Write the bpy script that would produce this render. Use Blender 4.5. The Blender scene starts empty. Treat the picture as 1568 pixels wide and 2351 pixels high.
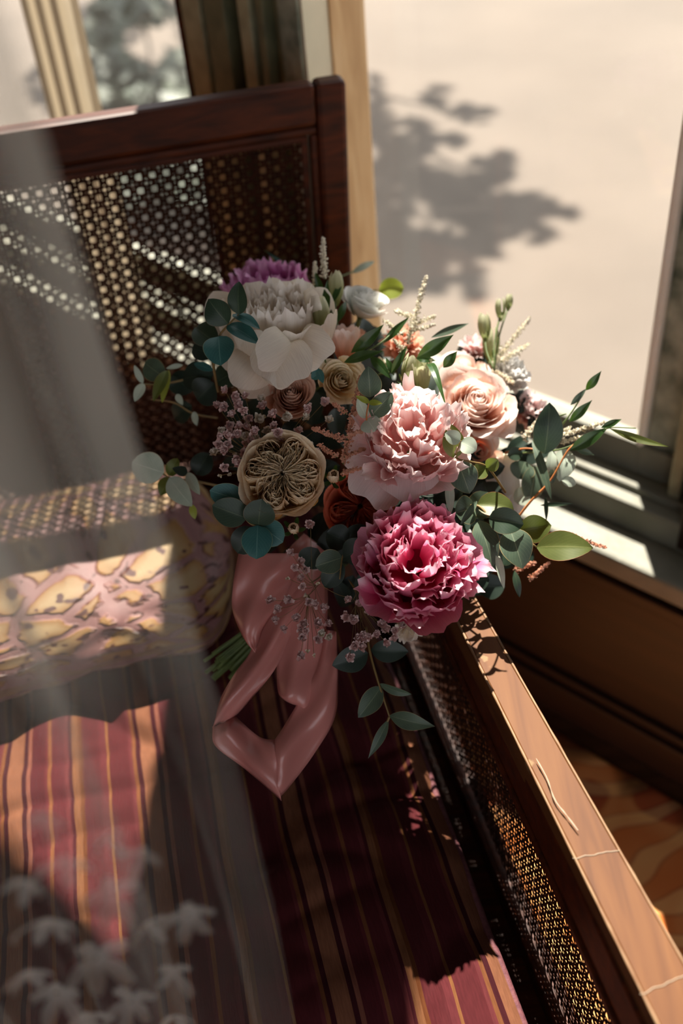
import bpy, math, random
import numpy as np
from mathutils import Vector, Matrix, noise
rnd = random.Random(7)
D = bpy.data; SC = bpy.context.scene; COL = SC.collection
# ------------------------------------------------------------ camera, sun, sky, exposure
FPX = 2286.0; WPX, HPX = 1568.0, 2351.0; CH = 1.3
_d = np.array([266.0, 2724.5, FPX]); _d /= np.linalg.norm(_d)
_up = -_d; _Y = np.array([0, 0, 1.]) - _up * _up[2]; _Y /= np.linalg.norm(_Y); _X = np.cross(_Y, _up)
RC = np.array([_X, _Y, _up])                      # world = RC @ (right, down, forward)
CPOS = np.array([0, 0, CH])
cam = D.cameras.new('camera'); co = D.objects.new('camera', cam); COL.objects.link(co)
cam.lens = 35; cam.sensor_fit = 'VERTICAL'; cam.sensor_height = 36; cam.sensor_width = 24
cam.clip_start = .02
r, dn, fw = RC[:, 0], RC[:, 1], RC[:, 2]
co.matrix_world = Matrix(((r[0], -dn[0], -fw[0], 0), (r[1], -dn[1], -fw[1], 0), (r[2], -dn[2], -fw[2], CH), (0, 0, 0, 1)))
cam.dof.use_dof = True; cam.dof.focus_distance = .855; cam.dof.aperture_fstop = 2.8
SC.camera = co
SUN_AZ, SUN_EL = math.radians(4), math.radians(57)
SUN = np.array([math.sin(SUN_AZ) * math.cos(SUN_EL), math.cos(SUN_AZ) * math.cos(SUN_EL), math.sin(SUN_EL)])
sl = D.lights.new('sun', 'SUN'); sl.energy = 12.0; sl.angle = math.radians(.55); sl.color = (1, .92, .82)
so = D.objects.new('sun', sl); COL.objects.link(so); so.rotation_euler = Vector(SUN).to_track_quat('Z', 'Y').to_euler(); so.location = (1, 4, 5)
wd = D.worlds.new('sky'); SC.world = wd; wd.use_nodes = True
bg = wd.node_tree.nodes['Background']; bg.inputs[0].default_value = (.92, .94, 1, 1); bg.inputs[1].default_value = 1.05
SC.view_settings.view_transform = 'Standard'; SC.view_settings.look = 'None'
SC.view_settings.gamma = 1; SC.view_settings.use_curve_mapping = False
SC.view_settings.exposure = 0.8

# ------------------------------------------------------------ helpers
def P(px, py, d):
    return CPOS + RC @ (np.array([(px - WPX / 2) / FPX, (py - HPX / 2) / FPX, 1.0]) * d)
def CV(x, y, z):                                   # right, up, towards viewer -> world direction
    v = RC @ np.array([x, -y, -z], float); return v / np.linalg.norm(v)
def onz(px, py, z):
    v = P(px, py, 1) - CPOS; return CPOS + v * (z - CH) / v[2]
WW = np.array([.70711, -.70711, 0]); WN = np.array([.70711, .70711, 0])
def wp(s, t, z): return WW * s + WN * t + np.array([0, 0, z])
def s_at(px, py, t):
    v = P(px, py, 1) - CPOS; q = CPOS + v * ((t - CPOS @ WN) / (v @ WN)); return float(q @ WW), float(q[2])

def srgb(c):
    c = [v / 255 for v in c]
    return tuple(x / 12.92 if x <= .04045 else ((x + .055) / 1.055) ** 2.4 for x in c) + (1,)
def newmat(name):
    m = D.materials.new(name); m.use_nodes = True; m.node_tree.nodes.clear(); return m, m.node_tree.nodes, m.node_tree.links
def ramp(N, stops, interp='LINEAR'):
    n = N.new('ShaderNodeValToRGB'); cr = n.color_ramp; cr.interpolation = interp
    while len(cr.elements) < len(stops): cr.elements.new(.5)
    for e, (p, c) in zip(cr.elements, stops): e.position = p; e.color = srgb(c) if len(c) == 3 else c
    return n
def pbr(name, color, rough=.6, noise_scale=0, c2=None, bump=0, bscale=80, stretch=None, spec=.5, sheen=0, detail=4):
    m, N, L = newmat(name); o = N.new('ShaderNodeOutputMaterial'); b = N.new('ShaderNodeBsdfPrincipled')
    b.inputs['Roughness'].default_value = rough; b.inputs['Base Color'].default_value = srgb(color)
    b.inputs['Specular IOR Level'].default_value = spec; b.inputs['Sheen Weight'].default_value = sheen
    L.new(b.outputs[0], o.inputs[0]); tc = N.new('ShaderNodeTexCoord'); mp = N.new('ShaderNodeMapping'); L.new(tc.outputs['Object'], mp.inputs[0])
    if stretch: mp.inputs['Scale'].default_value = stretch
    if noise_scale:
        n = N.new('ShaderNodeTexNoise'); n.inputs['Scale'].default_value = noise_scale; n.inputs['Detail'].default_value = detail; L.new(mp.outputs[0], n.inputs[0])
        rp = ramp(N, [(.3, color), (.7, c2)]); L.new(n.outputs[0], rp.inputs[0]); L.new(rp.outputs[0], b.inputs['Base Color'])
    if bump:
        n2 = N.new('ShaderNodeTexNoise'); n2.inputs['Scale'].default_value = bscale; L.new(mp.outputs[0], n2.inputs[0])
        bp = N.new('ShaderNodeBump'); bp.inputs['Strength'].default_value = bump; bp.inputs['Distance'].default_value = .002; L.new(n2.outputs[0], bp.inputs['Height']); L.new(bp.outputs[0], b.inputs['Normal'])
    return m
def petal_mat(name, base, mid, edge, transl=.35, streak=None, rough=.55):
    m, N, L = newmat(name); o = N.new('ShaderNodeOutputMaterial')
    uv = N.new('ShaderNodeUVMap'); sp = N.new('ShaderNodeSeparateXYZ'); L.new(uv.outputs[0], sp.inputs[0])
    rp = ramp(N, [(.05, base), (.5, mid), (.97, edge)]); L.new(sp.outputs[1], rp.inputs[0])
    mp = N.new('ShaderNodeMapping'); mp.inputs['Scale'].default_value = (14, 1.2, 1); L.new(uv.outputs[0], mp.inputs[0])
    n = N.new('ShaderNodeTexNoise'); n.inputs['Scale'].default_value = 3; n.inputs['Detail'].default_value = 3; L.new(mp.outputs[0], n.inputs[0])
    mx = N.new('ShaderNodeMixRGB'); mx.blend_type = 'MULTIPLY'; mx.inputs[0].default_value = .35
    g = ramp(N, [(.3, (.72, .68, .68, 1)), (.7, (1, 1, 1, 1))]); L.new(n.outputs[0], g.inputs[0]); L.new(rp.outputs[0], mx.inputs[1]); L.new(g.outputs[0], mx.inputs[2])
    col = mx.outputs[0]
    if streak:
        n3 = N.new('ShaderNodeTexNoise'); n3.inputs['Scale'].default_value = 45; L.new(N.new('ShaderNodeTexCoord').outputs['Object'], n3.inputs[0])
        r3 = ramp(N, [(.68, (0, 0, 0, 1)), (.72, (1, 1, 1, 1))]); L.new(n3.outputs[0], r3.inputs[0])
        mu = N.new('ShaderNodeMath'); mu.operation = 'MULTIPLY'; L.new(r3.outputs[0], mu.inputs[0]); ed = ramp(N, [(.72, (0, 0, 0, 1)), (.95, (1, 1, 1, 1))]); L.new(sp.outputs[1], ed.inputs[0]); L.new(ed.outputs[0], mu.inputs[1])
        m3 = N.new('ShaderNodeMixRGB'); L.new(mu.outputs[0], m3.inputs[0]); L.new(col, m3.inputs[1]); m3.inputs[2].default_value = srgb(streak); col = m3.outputs[0]
    b = N.new('ShaderNodeBsdfPrincipled'); b.inputs['Roughness'].default_value = rough; b.inputs['Specular IOR Level'].default_value = .25; L.new(col, b.inputs['Base Color'])
    t = N.new('ShaderNodeBsdfTranslucent'); L.new(col, t.inputs[0])
    bp = N.new('ShaderNodeBump'); bp.inputs['Strength'].default_value = .35; bp.inputs['Distance'].default_value = .001; L.new(n.outputs[0], bp.inputs['Height']); L.new(bp.outputs[0], b.inputs['Normal'])
    ms = N.new('ShaderNodeMixShader'); ms.inputs[0].default_value = transl; L.new(b.outputs[0], ms.inputs[1]); L.new(t.outputs[0], ms.inputs[2]); L.new(ms.outputs[0], o.inputs[0])
    return m
def leaf_mat(name, c1, c2, vein, edge, rough=.45, transl=.25, tcol=None):
    m, N, L = newmat(name); o = N.new('ShaderNodeOutputMaterial')
    uv = N.new('ShaderNodeUVMap'); sp = N.new('ShaderNodeSeparateXYZ'); L.new(uv.outputs[0], sp.inputs[0])
    ab = N.new('ShaderNodeMath'); ab.operation = 'SUBTRACT'; L.new(sp.outputs[0], ab.inputs[0]); ab.inputs[1].default_value = .5
    a2 = N.new('ShaderNodeMath'); a2.operation = 'ABSOLUTE'; L.new(ab.outputs[0], a2.inputs[0])
    tc = N.new('ShaderNodeTexCoord'); n = N.new('ShaderNodeTexNoise'); n.inputs['Scale'].default_value = 60; n.inputs['Detail'].default_value = 5; L.new(tc.outputs['Object'], n.inputs[0])
    base = ramp(N, [(.3, c1), (.7, c2)]); L.new(n.outputs[0], base.inputs[0])
    # side veins: wave of (v - |u|)
    mt = N.new('ShaderNodeMath'); mt.operation = 'MULTIPLY_ADD'; L.new(a2.outputs[0], mt.inputs[0]); mt.inputs[1].default_value = -1.1; L.new(sp.outputs[1], mt.inputs[2])
    sn = N.new('ShaderNodeMath'); sn.operation = 'MULTIPLY'; L.new(mt.outputs[0], sn.inputs[0]); sn.inputs[1].default_value = 52
    s2 = N.new('ShaderNodeMath'); s2.operation = 'SINE'; L.new(sn.outputs[0], s2.inputs[0])
    vr = ramp(N, [(.93, (0, 0, 0, 1)), (1, (.28, .28, .28, 1))]); L.new(s2.outputs[0], vr.inputs[0])
    mr = ramp(N, [(.006, (.75, .75, .75, 1)), (.022, (0, 0, 0, 1))]); L.new(a2.outputs[0], mr.inputs[0])
    ad = N.new('ShaderNodeMath'); ad.operation = 'MAXIMUM'; L.new(vr.outputs[0], ad.inputs[0]); L.new(mr.outputs[0], ad.inputs[1])
    mx = N.new('ShaderNodeMixRGB'); L.new(ad.outputs[0], mx.inputs[0]); L.new(base.outputs[0], mx.inputs[1]); mx.inputs[2].default_value = srgb(vein)
    er = ramp(N, [(.478, (0, 0, 0, 1)), (.495, (1, 1, 1, 1))]); L.new(a2.outputs[0], er.inputs[0])
    m2 = N.new('ShaderNodeMixRGB'); L.new(er.outputs[0], m2.inputs[0]); L.new(mx.outputs[0], m2.inputs[1]); m2.inputs[2].default_value = srgb(edge)
    b = N.new('ShaderNodeBsdfPrincipled'); b.inputs['Roughness'].default_value = rough; L.new(m2.outputs[0], b.inputs['Base Color'])
    t = N.new('ShaderNodeBsdfTranslucent')
    if tcol: t.inputs[0].default_value = srgb(tcol)
    else: L.new(m2.outputs[0], t.inputs[0])
    ms = N.new('ShaderNodeMixShader'); ms.inputs[0].default_value = transl; L.new(b.outputs[0], ms.inputs[1]); L.new(t.outputs[0], ms.inputs[2]); L.new(ms.outputs[0], o.inputs[0])
    return m

WO = {}
def put(o, world, parent):
    world = Vector(world); WO[o.name] = world; COL.objects.link(o)
    if parent: o.parent = parent; o.location = world - WO[parent.name]
    else: o.location = world
def mesh(name, V, F, mat, parent=None, origin=None, uv=None, smooth=True, solid=0):
    V = np.asarray(V, float)
    if origin is None: origin = V.mean(0) if parent else np.array([V[:, 0].mean(), V[:, 1].mean(), V[:, 2].min()])
    me = D.meshes.new(name); me.from_pydata((V - np.asarray(origin)).tolist(), [], [list(map(int, f)) for f in F])
    me.materials.append(mat)
    if uv is not None:
        ul = me.uv_layers.new(name='UVMap'); idx = np.zeros(len(me.loops), int); me.loops.foreach_get('vertex_index', idx)
        ul.data.foreach_set('uv', np.asarray(uv, float)[idx].ravel())
    if smooth: me.polygons.foreach_set('use_smooth', [True] * len(me.polygons))
    me.update(); o = D.objects.new(name, me); put(o, origin, parent)
    if solid:
        md = o.modifiers.new('thickness', 'SOLIDIFY'); md.thickness = solid; md.offset = 0
    return o
def empty(name, loc, parent=None):
    o = D.objects.new(name, None); o.empty_display_size = .05; put(o, loc, parent); return o
def tag(o, label, cat, group=None):
    o['label'] = label; o['category'] = cat
    if group: o['group'] = group
    return o
def struct(o): o['kind'] = 'structure'; return o
class MB:
    def __init__(s): s.V = []; s.F = []; s.U = []; s.n = 0
    def add(s, V, F, U=None):
        V = np.asarray(V, float); s.V.append(V); s.F += [[i + s.n for i in f] for f in F]
        s.U.append(np.zeros((len(V), 2)) if U is None else np.asarray(U)); s.n += len(V)
    def box8(s, c):
        s.add(c, [(0, 3, 2, 1), (4, 5, 6, 7), (0, 1, 5, 4), (1, 2, 6, 5), (2, 3, 7, 6), (3, 0, 4, 7)])
    def fbox(s, fn, a0, a1, b0, b1, c0, c1):          # box in any local frame fn(a,b,c)
        s.box8([fn(a0, b0, c0), fn(a1, b0, c0), fn(a1, b1, c0), fn(a0, b1, c0), fn(a0, b0, c1), fn(a1, b0, c1), fn(a1, b1, c1), fn(a0, b1, c1)])
    def tube(s, pts, rad, k=6):
        pts = np.asarray(pts, float); n = len(pts); rad = np.broadcast_to(rad, (n,)); T = np.gradient(pts, axis=0); rings = []
        ref = np.array([.31, .52, .8]); a = np.arange(k) * 2 * math.pi / k
        for i in range(n):
            t = T[i] / (np.linalg.norm(T[i]) + 1e-12); x = np.cross(t, ref); x /= np.linalg.norm(x) + 1e-12; y = np.cross(t, x)
            rings.append(pts[i] + rad[i] * (np.cos(a)[:, None] * x + np.sin(a)[:, None] * y))
        F = [(i * k + j, i * k + (j + 1) % k, (i + 1) * k + (j + 1) % k, (i + 1) * k + j) for i in range(n - 1) for j in range(k)]
        F += [tuple(range(k - 1, -1, -1)), tuple((n - 1) * k + j for j in range(k))]
        s.add(np.concatenate(rings), F)
    def blob(s, c, r, q=(1, 1, 1)):
        p = [(0, 0, 1), (0, 0, -1), (1, 0, 0), (-1, 0, 0), (0, 1, 0), (0, -1, 0)]
        s.add(np.array(p) * np.array(q) * r + np.asarray(c), [(0, 2, 4), (0, 4, 3), (0, 3, 5), (0, 5, 2), (1, 4, 2), (1, 3, 4), (1, 5, 3), (1, 2, 5)])
    def build(s, name, mat, parent=None, origin=None, smooth=False, bevel=0, solid=0, uv=False):
        o = mesh(name, np.concatenate(s.V), s.F, mat, parent, origin, np.concatenate(s.U) if uv else None, smooth, solid)
        if bevel:
            b = o.modifiers.new('bevel', 'BEVEL'); b.width = bevel; b.segments = 2; b.limit_method = 'ANGLE'
        return o
def grid_faces(nt, ns): return [(i * ns + j, i * ns + j + 1, (i + 1) * ns + j + 1, (i + 1) * ns + j) for i in range(nt - 1) for j in range(ns - 1)]
def box(name, fn, a0, a1, b0, b1, c0, c1, mat, parent=None, bevel=0):
    m = MB(); m.fbox(fn, a0, a1, b0, b1, c0, c1); return m.build(name, mat, parent, bevel=bevel)
def smooth_path(p, n):
    p = np.asarray(p, float); m = len(p); q = np.vstack([2 * p[0] - p[1], p, 2 * p[-1] - p[-2]]); out = []
    for x in np.linspace(0, m - 1, n):
        i = min(int(x), m - 2); t = x - i; a, b, c, d = q[i], q[i + 1], q[i + 2], q[i + 3]
        out.append(.5 * (2 * b + (c - a) * t + (2 * a - 5 * b + 4 * c - d) * t * t + (3 * b - a - 3 * c + d) * t ** 3))
    return np.array(out)
XYZ = lambda a, b, c: np.array([a, b, c], float)

# ------------------------------------------------------------ materials
M = {}
def wood(name, ca, cb, cc, rough=.35, axis=(3, 40, 40), scratch=None, spec=.4):
    m, N, L = newmat(name); o = N.new('ShaderNodeOutputMaterial'); b = N.new('ShaderNodeBsdfPrincipled'); L.new(b.outputs[0], o.inputs[0])
    tc = N.new('ShaderNodeTexCoord'); mp = N.new('ShaderNodeMapping'); mp.inputs['Scale'].default_value = axis; L.new(tc.outputs['Object'], mp.inputs[0])
    n = N.new('ShaderNodeTexNoise'); n.inputs['Scale'].default_value = 2.2; n.inputs['Detail'].default_value = 7; n.inputs['Distortion'].default_value = .6; L.new(mp.outputs[0], n.inputs[0])
    rp = ramp(N, [(.28, ca), (.5, cb), (.75, cc)]); L.new(n.outputs[0], rp.inputs[0]); col = rp.outputs[0]
    if scratch:
        n2 = N.new('ShaderNodeTexNoise'); n2.inputs['Scale'].default_value = 35; n2.inputs['Detail'].default_value = 6; L.new(tc.outputs['Object'], n2.inputs[0])
        r2 = ramp(N, [(.665, (0, 0, 0, 1)), (.70, (.8, .8, .8, 1))]); L.new(n2.outputs[0], r2.inputs[0])
        mx = N.new('ShaderNodeMixRGB'); L.new(r2.outputs[0], mx.inputs[0]); L.new(col, mx.inputs[1]); mx.inputs[2].default_value = srgb(scratch); col = mx.outputs[0]
    L.new(col, b.inputs['Base Color']); b.inputs['Roughness'].default_value = rough; b.inputs['Specular IOR Level'].default_value = spec
    bp = N.new('ShaderNodeBump'); bp.inputs['Strength'].default_value = .15; bp.inputs['Distance'].default_value = .001; L.new(n.outputs[0], bp.inputs['Height']); L.new(bp.outputs[0], b.inputs['Normal'])
    return m
M['walnut'] = wood('reddish brown chair wood', (44, 18, 6), (72, 30, 9), (94, 42, 13), .5, spec=.25)
M['walnut_top'] = wood('worn arm top wood', (75, 43, 25), (97, 60, 33), (110, 71, 39), .55, (30, 3, 30), (134, 107, 73), .12)
M['wear'] = pbr('bare worn wood', (141, 110, 77), .6, 60, (115, 75, 43))
M['crack'] = pbr('pale dried glue', (160, 140, 118), .6)
M['cane'] = pbr('aged cane', (38, 17, 7), .7, 60, (60, 28, 11), spec=.1)
M['panel'] = wood('brown wall panel', (30, 15, 7), (38, 19, 8), (46, 24, 11), .5, (2, 2, 30))
M['dark'] = wood('dark casing', (28, 19, 12), (43, 29, 18), (56, 38, 26), .5)
M['olive'] = pbr('weathered olive paint', (88, 90, 66), .5, 30, (126, 124, 92), .3, 60)
M['olive_light'] = pbr('pale olive paint', (140, 138, 108), .5, 40, (172, 168, 134), .3, 60)
M['green_mottle'] = pbr('mottled green paint', (58, 76, 62), .5, 22, (184, 188, 168), .3, 60, detail=5)  # on the jamb the mottling paints a bush reflection into the colour
M['cream'] = pbr('cream paint', (232, 226, 210), .5, 25, (240, 236, 226), .3, 60)
M['peel'] = pbr('peeling cream over wood', (201, 194, 168), .6, 14, (216, 205, 178), .3, 40)
M['tanwood'] = wood('pale tan wood', (176, 138, 92), (199, 162, 115), (214, 183, 139), .6, (20, 20, 3))
M['sill'] = pbr('worn grey green sill paint', (100, 99, 83), .55, 18, (120, 117, 102), .4, 90)
M['plaster'] = pbr('dim brown plaster', (90, 67, 48), .8, 4, (106, 80, 56))
M['ceiling'] = pbr('ceiling paint', (106, 90, 72), .8, 4, (117, 101, 79))
def glass_mat():
    m, N, L = newmat('dusty window glass'); o = N.new('ShaderNodeOutputMaterial')
    ge = N.new('ShaderNodeNewGeometry'); dp = N.new('ShaderNodeVectorMath'); dp.operation = 'DOT_PRODUCT'; L.new(ge.outputs['Incoming'], dp.inputs[0]); L.new(ge.outputs['Normal'], dp.inputs[1])
    ab = N.new('ShaderNodeMath'); ab.operation = 'ABSOLUTE'; L.new(dp.outputs['Value'], ab.inputs[0]); su = N.new('ShaderNodeMath'); su.operation = 'SUBTRACT'; su.inputs[0].default_value = 1; L.new(ab.outputs[0], su.inputs[1])
    pw = N.new('ShaderNodeMath'); pw.operation = 'POWER'; L.new(su.outputs[0], pw.inputs[0]); pw.inputs[1].default_value = 5; fr = N.new('ShaderNodeMath'); fr.operation = 'MULTIPLY_ADD'; L.new(pw.outputs[0], fr.inputs[0]); fr.inputs[1].default_value = .96; fr.inputs[2].default_value = .04; t = N.new('ShaderNodeBsdfTransparent'); t.inputs[0].default_value = (.97, .98, .97, 1)
    g = N.new('ShaderNodeBsdfGlossy'); g.inputs['Roughness'].default_value = .02; m1 = N.new('ShaderNodeMixShader'); L.new(fr.outputs[0], m1.inputs[0]); L.new(t.outputs[0], m1.inputs[1]); L.new(g.outputs[0], m1.inputs[2])
    tr = N.new('ShaderNodeBsdfTranslucent'); tr.inputs[0].default_value = (.9, .86, .8, 1)
    tc = N.new('ShaderNodeTexCoord'); n = N.new('ShaderNodeTexNoise'); n.inputs['Scale'].default_value = 5; n.inputs['Detail'].default_value = 5; L.new(tc.outputs['Object'], n.inputs[0])
    rp = ramp(N, [(.3, (.005, .005, .005, 1)), (.75, (.018, .018, .018, 1))]); L.new(n.outputs[0], rp.inputs[0])
    m2 = N.new('ShaderNodeMixShader'); L.new(rp.outputs[0], m2.inputs[0]); L.new(m1.outputs[0], m2.inputs[1]); L.new(tr.outputs[0], m2.inputs[2]); L.new(m2.outputs[0], o.inputs[0]); return m
M['glass'] = glass_mat()
M['ground'] = pbr('sandy ground', (82, 72, 63), .9, 1.1, (94, 83, 73), .3, 30, detail=7)

def rug_mat():
    m, N, L = newmat('floral wool rug'); o = N.new('ShaderNodeOutputMaterial'); b = N.new('ShaderNodeBsdfPrincipled'); L.new(b.outputs[0], o.inputs[0]); b.inputs['Roughness'].default_value = .95
    tc = N.new('ShaderNodeTexCoord'); n0 = N.new('ShaderNodeTexNoise'); n0.inputs['Scale'].default_value = 5; L.new(tc.outputs['Object'], n0.inputs[0])
    mx0 = N.new('ShaderNodeMixRGB'); mx0.inputs[0].default_value = .18; L.new(tc.outputs['Object'], mx0.inputs[1]); L.new(n0.outputs['Color'], mx0.inputs[2])
    v = N.new('ShaderNodeTexVoronoi'); v.inputs['Scale'].default_value = 8; L.new(mx0.outputs[0], v.inputs[0])
    w = N.new('ShaderNodeTexWave'); w.wave_type = 'RINGS'; w.inputs['Scale'].default_value = 5; w.inputs['Distortion'].default_value = 9; w.inputs['Detail'].default_value = 1.5; L.new(tc.outputs['Object'], w.inputs[0])
    r1 = ramp(N, [(.0, (100, 25, 20)), (.28, (138, 47, 26)), (.34, (225, 154, 87)), (.62, (206, 115, 49)), (.9, (243, 187, 118))], 'EASE'); L.new(v.outputs['Distance'], r1.inputs[0])
    r2 = ramp(N, [(.45, (202, 107, 47)), (.6, (119, 34, 24)), (.75, (239, 183, 116))]); L.new(w.outputs[0], r2.inputs[0])
    mx = N.new('ShaderNodeMixRGB'); mx.inputs[0].default_value = .45; L.new(r1.outputs[0], mx.inputs[1]); L.new(r2.outputs[0], mx.inputs[2]); L.new(mx.outputs[0], b.inputs['Base Color']); return m
M['rug'] = rug_mat()
M['floor'] = wood('dark floor boards', (58, 32, 16), (74, 42, 22), (90, 54, 32), .5)

def stripe_mat(name, horizontal=False):
    m, N, L = newmat(name); o = N.new('ShaderNodeOutputMaterial'); b = N.new('ShaderNodeBsdfPrincipled'); L.new(b.outputs[0], o.inputs[0]); b.inputs['Roughness'].default_value = .85; b.inputs['Specular IOR Level'].default_value = .1
    uv = N.new('ShaderNodeUVMap'); sp = N.new('ShaderNodeSeparateXYZ'); L.new(uv.outputs[0], sp.inputs[0])
    src = sp.outputs[1 if horizontal else 0]
    mul = N.new('ShaderNodeMath'); mul.operation = 'MULTIPLY'; L.new(src, mul.inputs[0]); mul.inputs[1].default_value = 1 / .135
    fr = N.new('ShaderNodeMath'); fr.operation = 'FRACT'; L.new(mul.outputs[0], fr.inputs[0])
    seq = [((69, 25, 28), .0), ((78, 31, 34), .12), ((104, 66, 38), .17), ((69, 24, 27), .19), ((81, 34, 36), .34), ((97, 58, 34), .37), ((51, 15, 20), .395), ((110, 70, 50), .43), ((108, 68, 48), .53), ((51, 15, 20), .545), ((108, 64, 51), .58), ((68, 23, 27), .61), ((80, 31, 34), .72), ((104, 63, 38), .745), ((73, 27, 31), .77), ((84, 36, 38), .87), ((58, 17, 23), .90), ((104, 66, 42), .925), ((84, 46, 23), .97)]
    rp = ramp(N, [(p, c) for c, p in seq], 'CONSTANT'); L.new(fr.outputs[0], rp.inputs[0])
    tc = N.new('ShaderNodeTexCoord'); mp = N.new('ShaderNodeMapping'); mp.inputs['Scale'].default_value = (500, 60, 500) if not horizontal else (60, 60, 500); L.new(uv.outputs[0], mp.inputs[0])
    n = N.new('ShaderNodeTexNoise'); n.inputs['Scale'].default_value = 1.2; n.inputs['Detail'].default_value = 3; L.new(mp.outputs[0], n.inputs[0])
    g = ramp(N, [(.35, (.62, .6, .6, 1)), (.65, (1, 1, 1, 1))]); L.new(n.outputs[0], g.inputs[0])
    mx = N.new('ShaderNodeMixRGB'); mx.blend_type = 'MULTIPLY'; mx.inputs[0].default_value = .55; L.new(rp.outputs[0], mx.inputs[1]); L.new(g.outputs[0], mx.inputs[2]); L.new(mx.outputs[0], b.inputs['Base Color'])
    bp = N.new('ShaderNodeBump'); bp.inputs['Strength'].default_value = .5; bp.inputs['Distance'].default_value = .0008; L.new(n.outputs[0], bp.inputs['Height']); L.new(bp.outputs[0], b.inputs['Normal']); return m
M['stripe'] = stripe_mat('striped damask'); M['stripe_side'] = stripe_mat('striped damask on the boxing', True)
M['piping'] = pbr('rose piping cord', (104, 57, 60), .8, 200, (80, 36, 43), .4, 400)
def brocade_mat():
    m, N, L = newmat('gold and rose brocade'); o = N.new('ShaderNodeOutputMaterial'); b = N.new('ShaderNodeBsdfPrincipled'); L.new(b.outputs[0], o.inputs[0])
    uv = N.new('ShaderNodeUVMap'); mp = N.new('ShaderNodeMapping'); mp.inputs['Scale'].default_value = (21, 29, 1); mp.inputs['Rotation'].default_value = (0, 0, .5); L.new(uv.outputs[0], mp.inputs[0])
    n = N.new('ShaderNodeTexNoise'); n.inputs['Scale'].default_value = 2.4; n.inputs['Detail'].default_value = 3; L.new(mp.outputs[0], n.inputs[0])
    mx0 = N.new('ShaderNodeMixRGB'); mx0.inputs[0].default_value = .22; L.new(mp.outputs[0], mx0.inputs[1]); L.new(n.outputs['Color'], mx0.inputs[2])
    v = N.new('ShaderNodeTexVoronoi'); v.feature = 'DISTANCE_TO_EDGE'; v.inputs['Scale'].default_value = 1; L.new(mx0.outputs[0], v.inputs[0])
    rp = ramp(N, [(.0, (127, 89, 87)), (.085, (135, 98, 94)), (.11, (140, 100, 55)), (.3, (157, 131, 94))]); L.new(v.outputs[0], rp.inputs[0])
    n2 = N.new('ShaderNodeTexNoise'); n2.inputs['Scale'].default_value = 2.6; n2.inputs['Detail'].default_value = 1; L.new(mp.outputs[0], n2.inputs[0])
    sp = N.new('ShaderNodeSeparateXYZ'); L.new(uv.outputs[0], sp.inputs[0])
    th = N.new('ShaderNodeMath'); th.operation = 'MULTIPLY_ADD'; L.new(sp.outputs[1], th.inputs[0]); th.inputs[1].default_value = 1.6; th.inputs[2].default_value = -.28
    ad = N.new('ShaderNodeMath'); ad.operation = 'ADD'; L.new(th.outputs[0], ad.inputs[0]); L.new(n2.outputs[0], ad.inputs[1])
    dk = ramp(N, [(.50, (1, 1, 1, 1)), (.54, (0, 0, 0, 1))]); 
    L.new(n2.outputs[0], dk.inputs[0]); dk.color_ramp.elements[0].position = .36; dk.color_ramp.elements[1].position = .40
    mm = N.new('ShaderNodeMixRGB'); L.new(dk.outputs[0], mm.inputs[0]); L.new(rp.outputs[0], mm.inputs[1]); mm.inputs[2].default_value = srgb((71, 31, 26))
    L.new(mm.outputs[0], b.inputs['Base Color']); b.inputs['Roughness'].default_value = .5; b.inputs['Specular IOR Level'].default_value = .25
    iv = ramp(N, [(.06, (1, 1, 1, 1)), (.12, (0, 0, 0, 1))]); L.new(v.outputs[0], iv.inputs[0])
    bp = N.new('ShaderNodeBump'); bp.inputs['Strength'].default_value = .8; bp.inputs['Distance'].default_value = .004; L.new(iv.outputs[0], bp.inputs['Height']); L.new(bp.outputs[0], b.inputs['Normal']); return m
M['brocade'] = brocade_mat()

# ------------------------------------------------------------ room: window wall, sill, frames
T0, TG = .937, 1.056
SJ = s_at(1475, 1000, TG)[0]                      # right jamb of the big pane
SMR = s_at(700, 150, .942)[0]; SML = s_at(428, 150, .942)[0]
HEAD = 2.44; ZS = .385; ZG = s_at(1475, 1000, TG)[1]
struct(box('wall_right', wp, -3.2, 1.6, T0 - .002, T0 + .16, -.02, .352, M['panel']))
st = struct(box('wall_right_upper', wp, -3.2, 1.6, T0, T0 + .16, HEAD, 7.5, M['plaster']))  # wall over the window, extended upward out of view to cut sky light outside
for k, (z0, z1, tt) in enumerate([(.02, .085, .022), (.085, .1, .012), (.318, .34, .016)]):
    struct(box('trim_%d' % (k + 1), wp, -3.2, 1.2, T0 - .002 - tt, T0, z0, z1, M['panel'], bevel=.003))
# stepped sill, each track a board of its own
SPRO = [(.918, .982, .350, ZS), (.982, 1.006, .355, ZS + .042), (1.006, 1.036, .36, ZS + .052), (1.036, 1.066, .36, ZG)]
for k, (t0, t1, z0, z1) in enumerate(SPRO):
    struct(box('trim_%d' % (k + 10), wp, -3.2, 1.2, t0, t1, z0, z1, M['sill'], bevel=.006 if k == 0 else .003))
# window_1: large pane between mullion and right jamb ; window_2: pane left of mullion
def window(n, s0, s1):
    o = struct(empty('window_%d' % n, wp((s0 + s1) / 2, TG, ZG)))
    g = box('glass_pane', wp, s0, s1, TG - .002, TG + .002, ZG - .004, HEAD - .02, M['glass'], o); return o
w1 = window(1, SMR, SJ); w2 = window(2, -2.4, SML)
def fr(name, par, s0, s1, t0, t1, mat, z0=ZG - .06, z1=HEAD, bevel=.004): return box(name, wp, s0, s1, t0, t1, z0, z1, mat, par, bevel)
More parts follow.
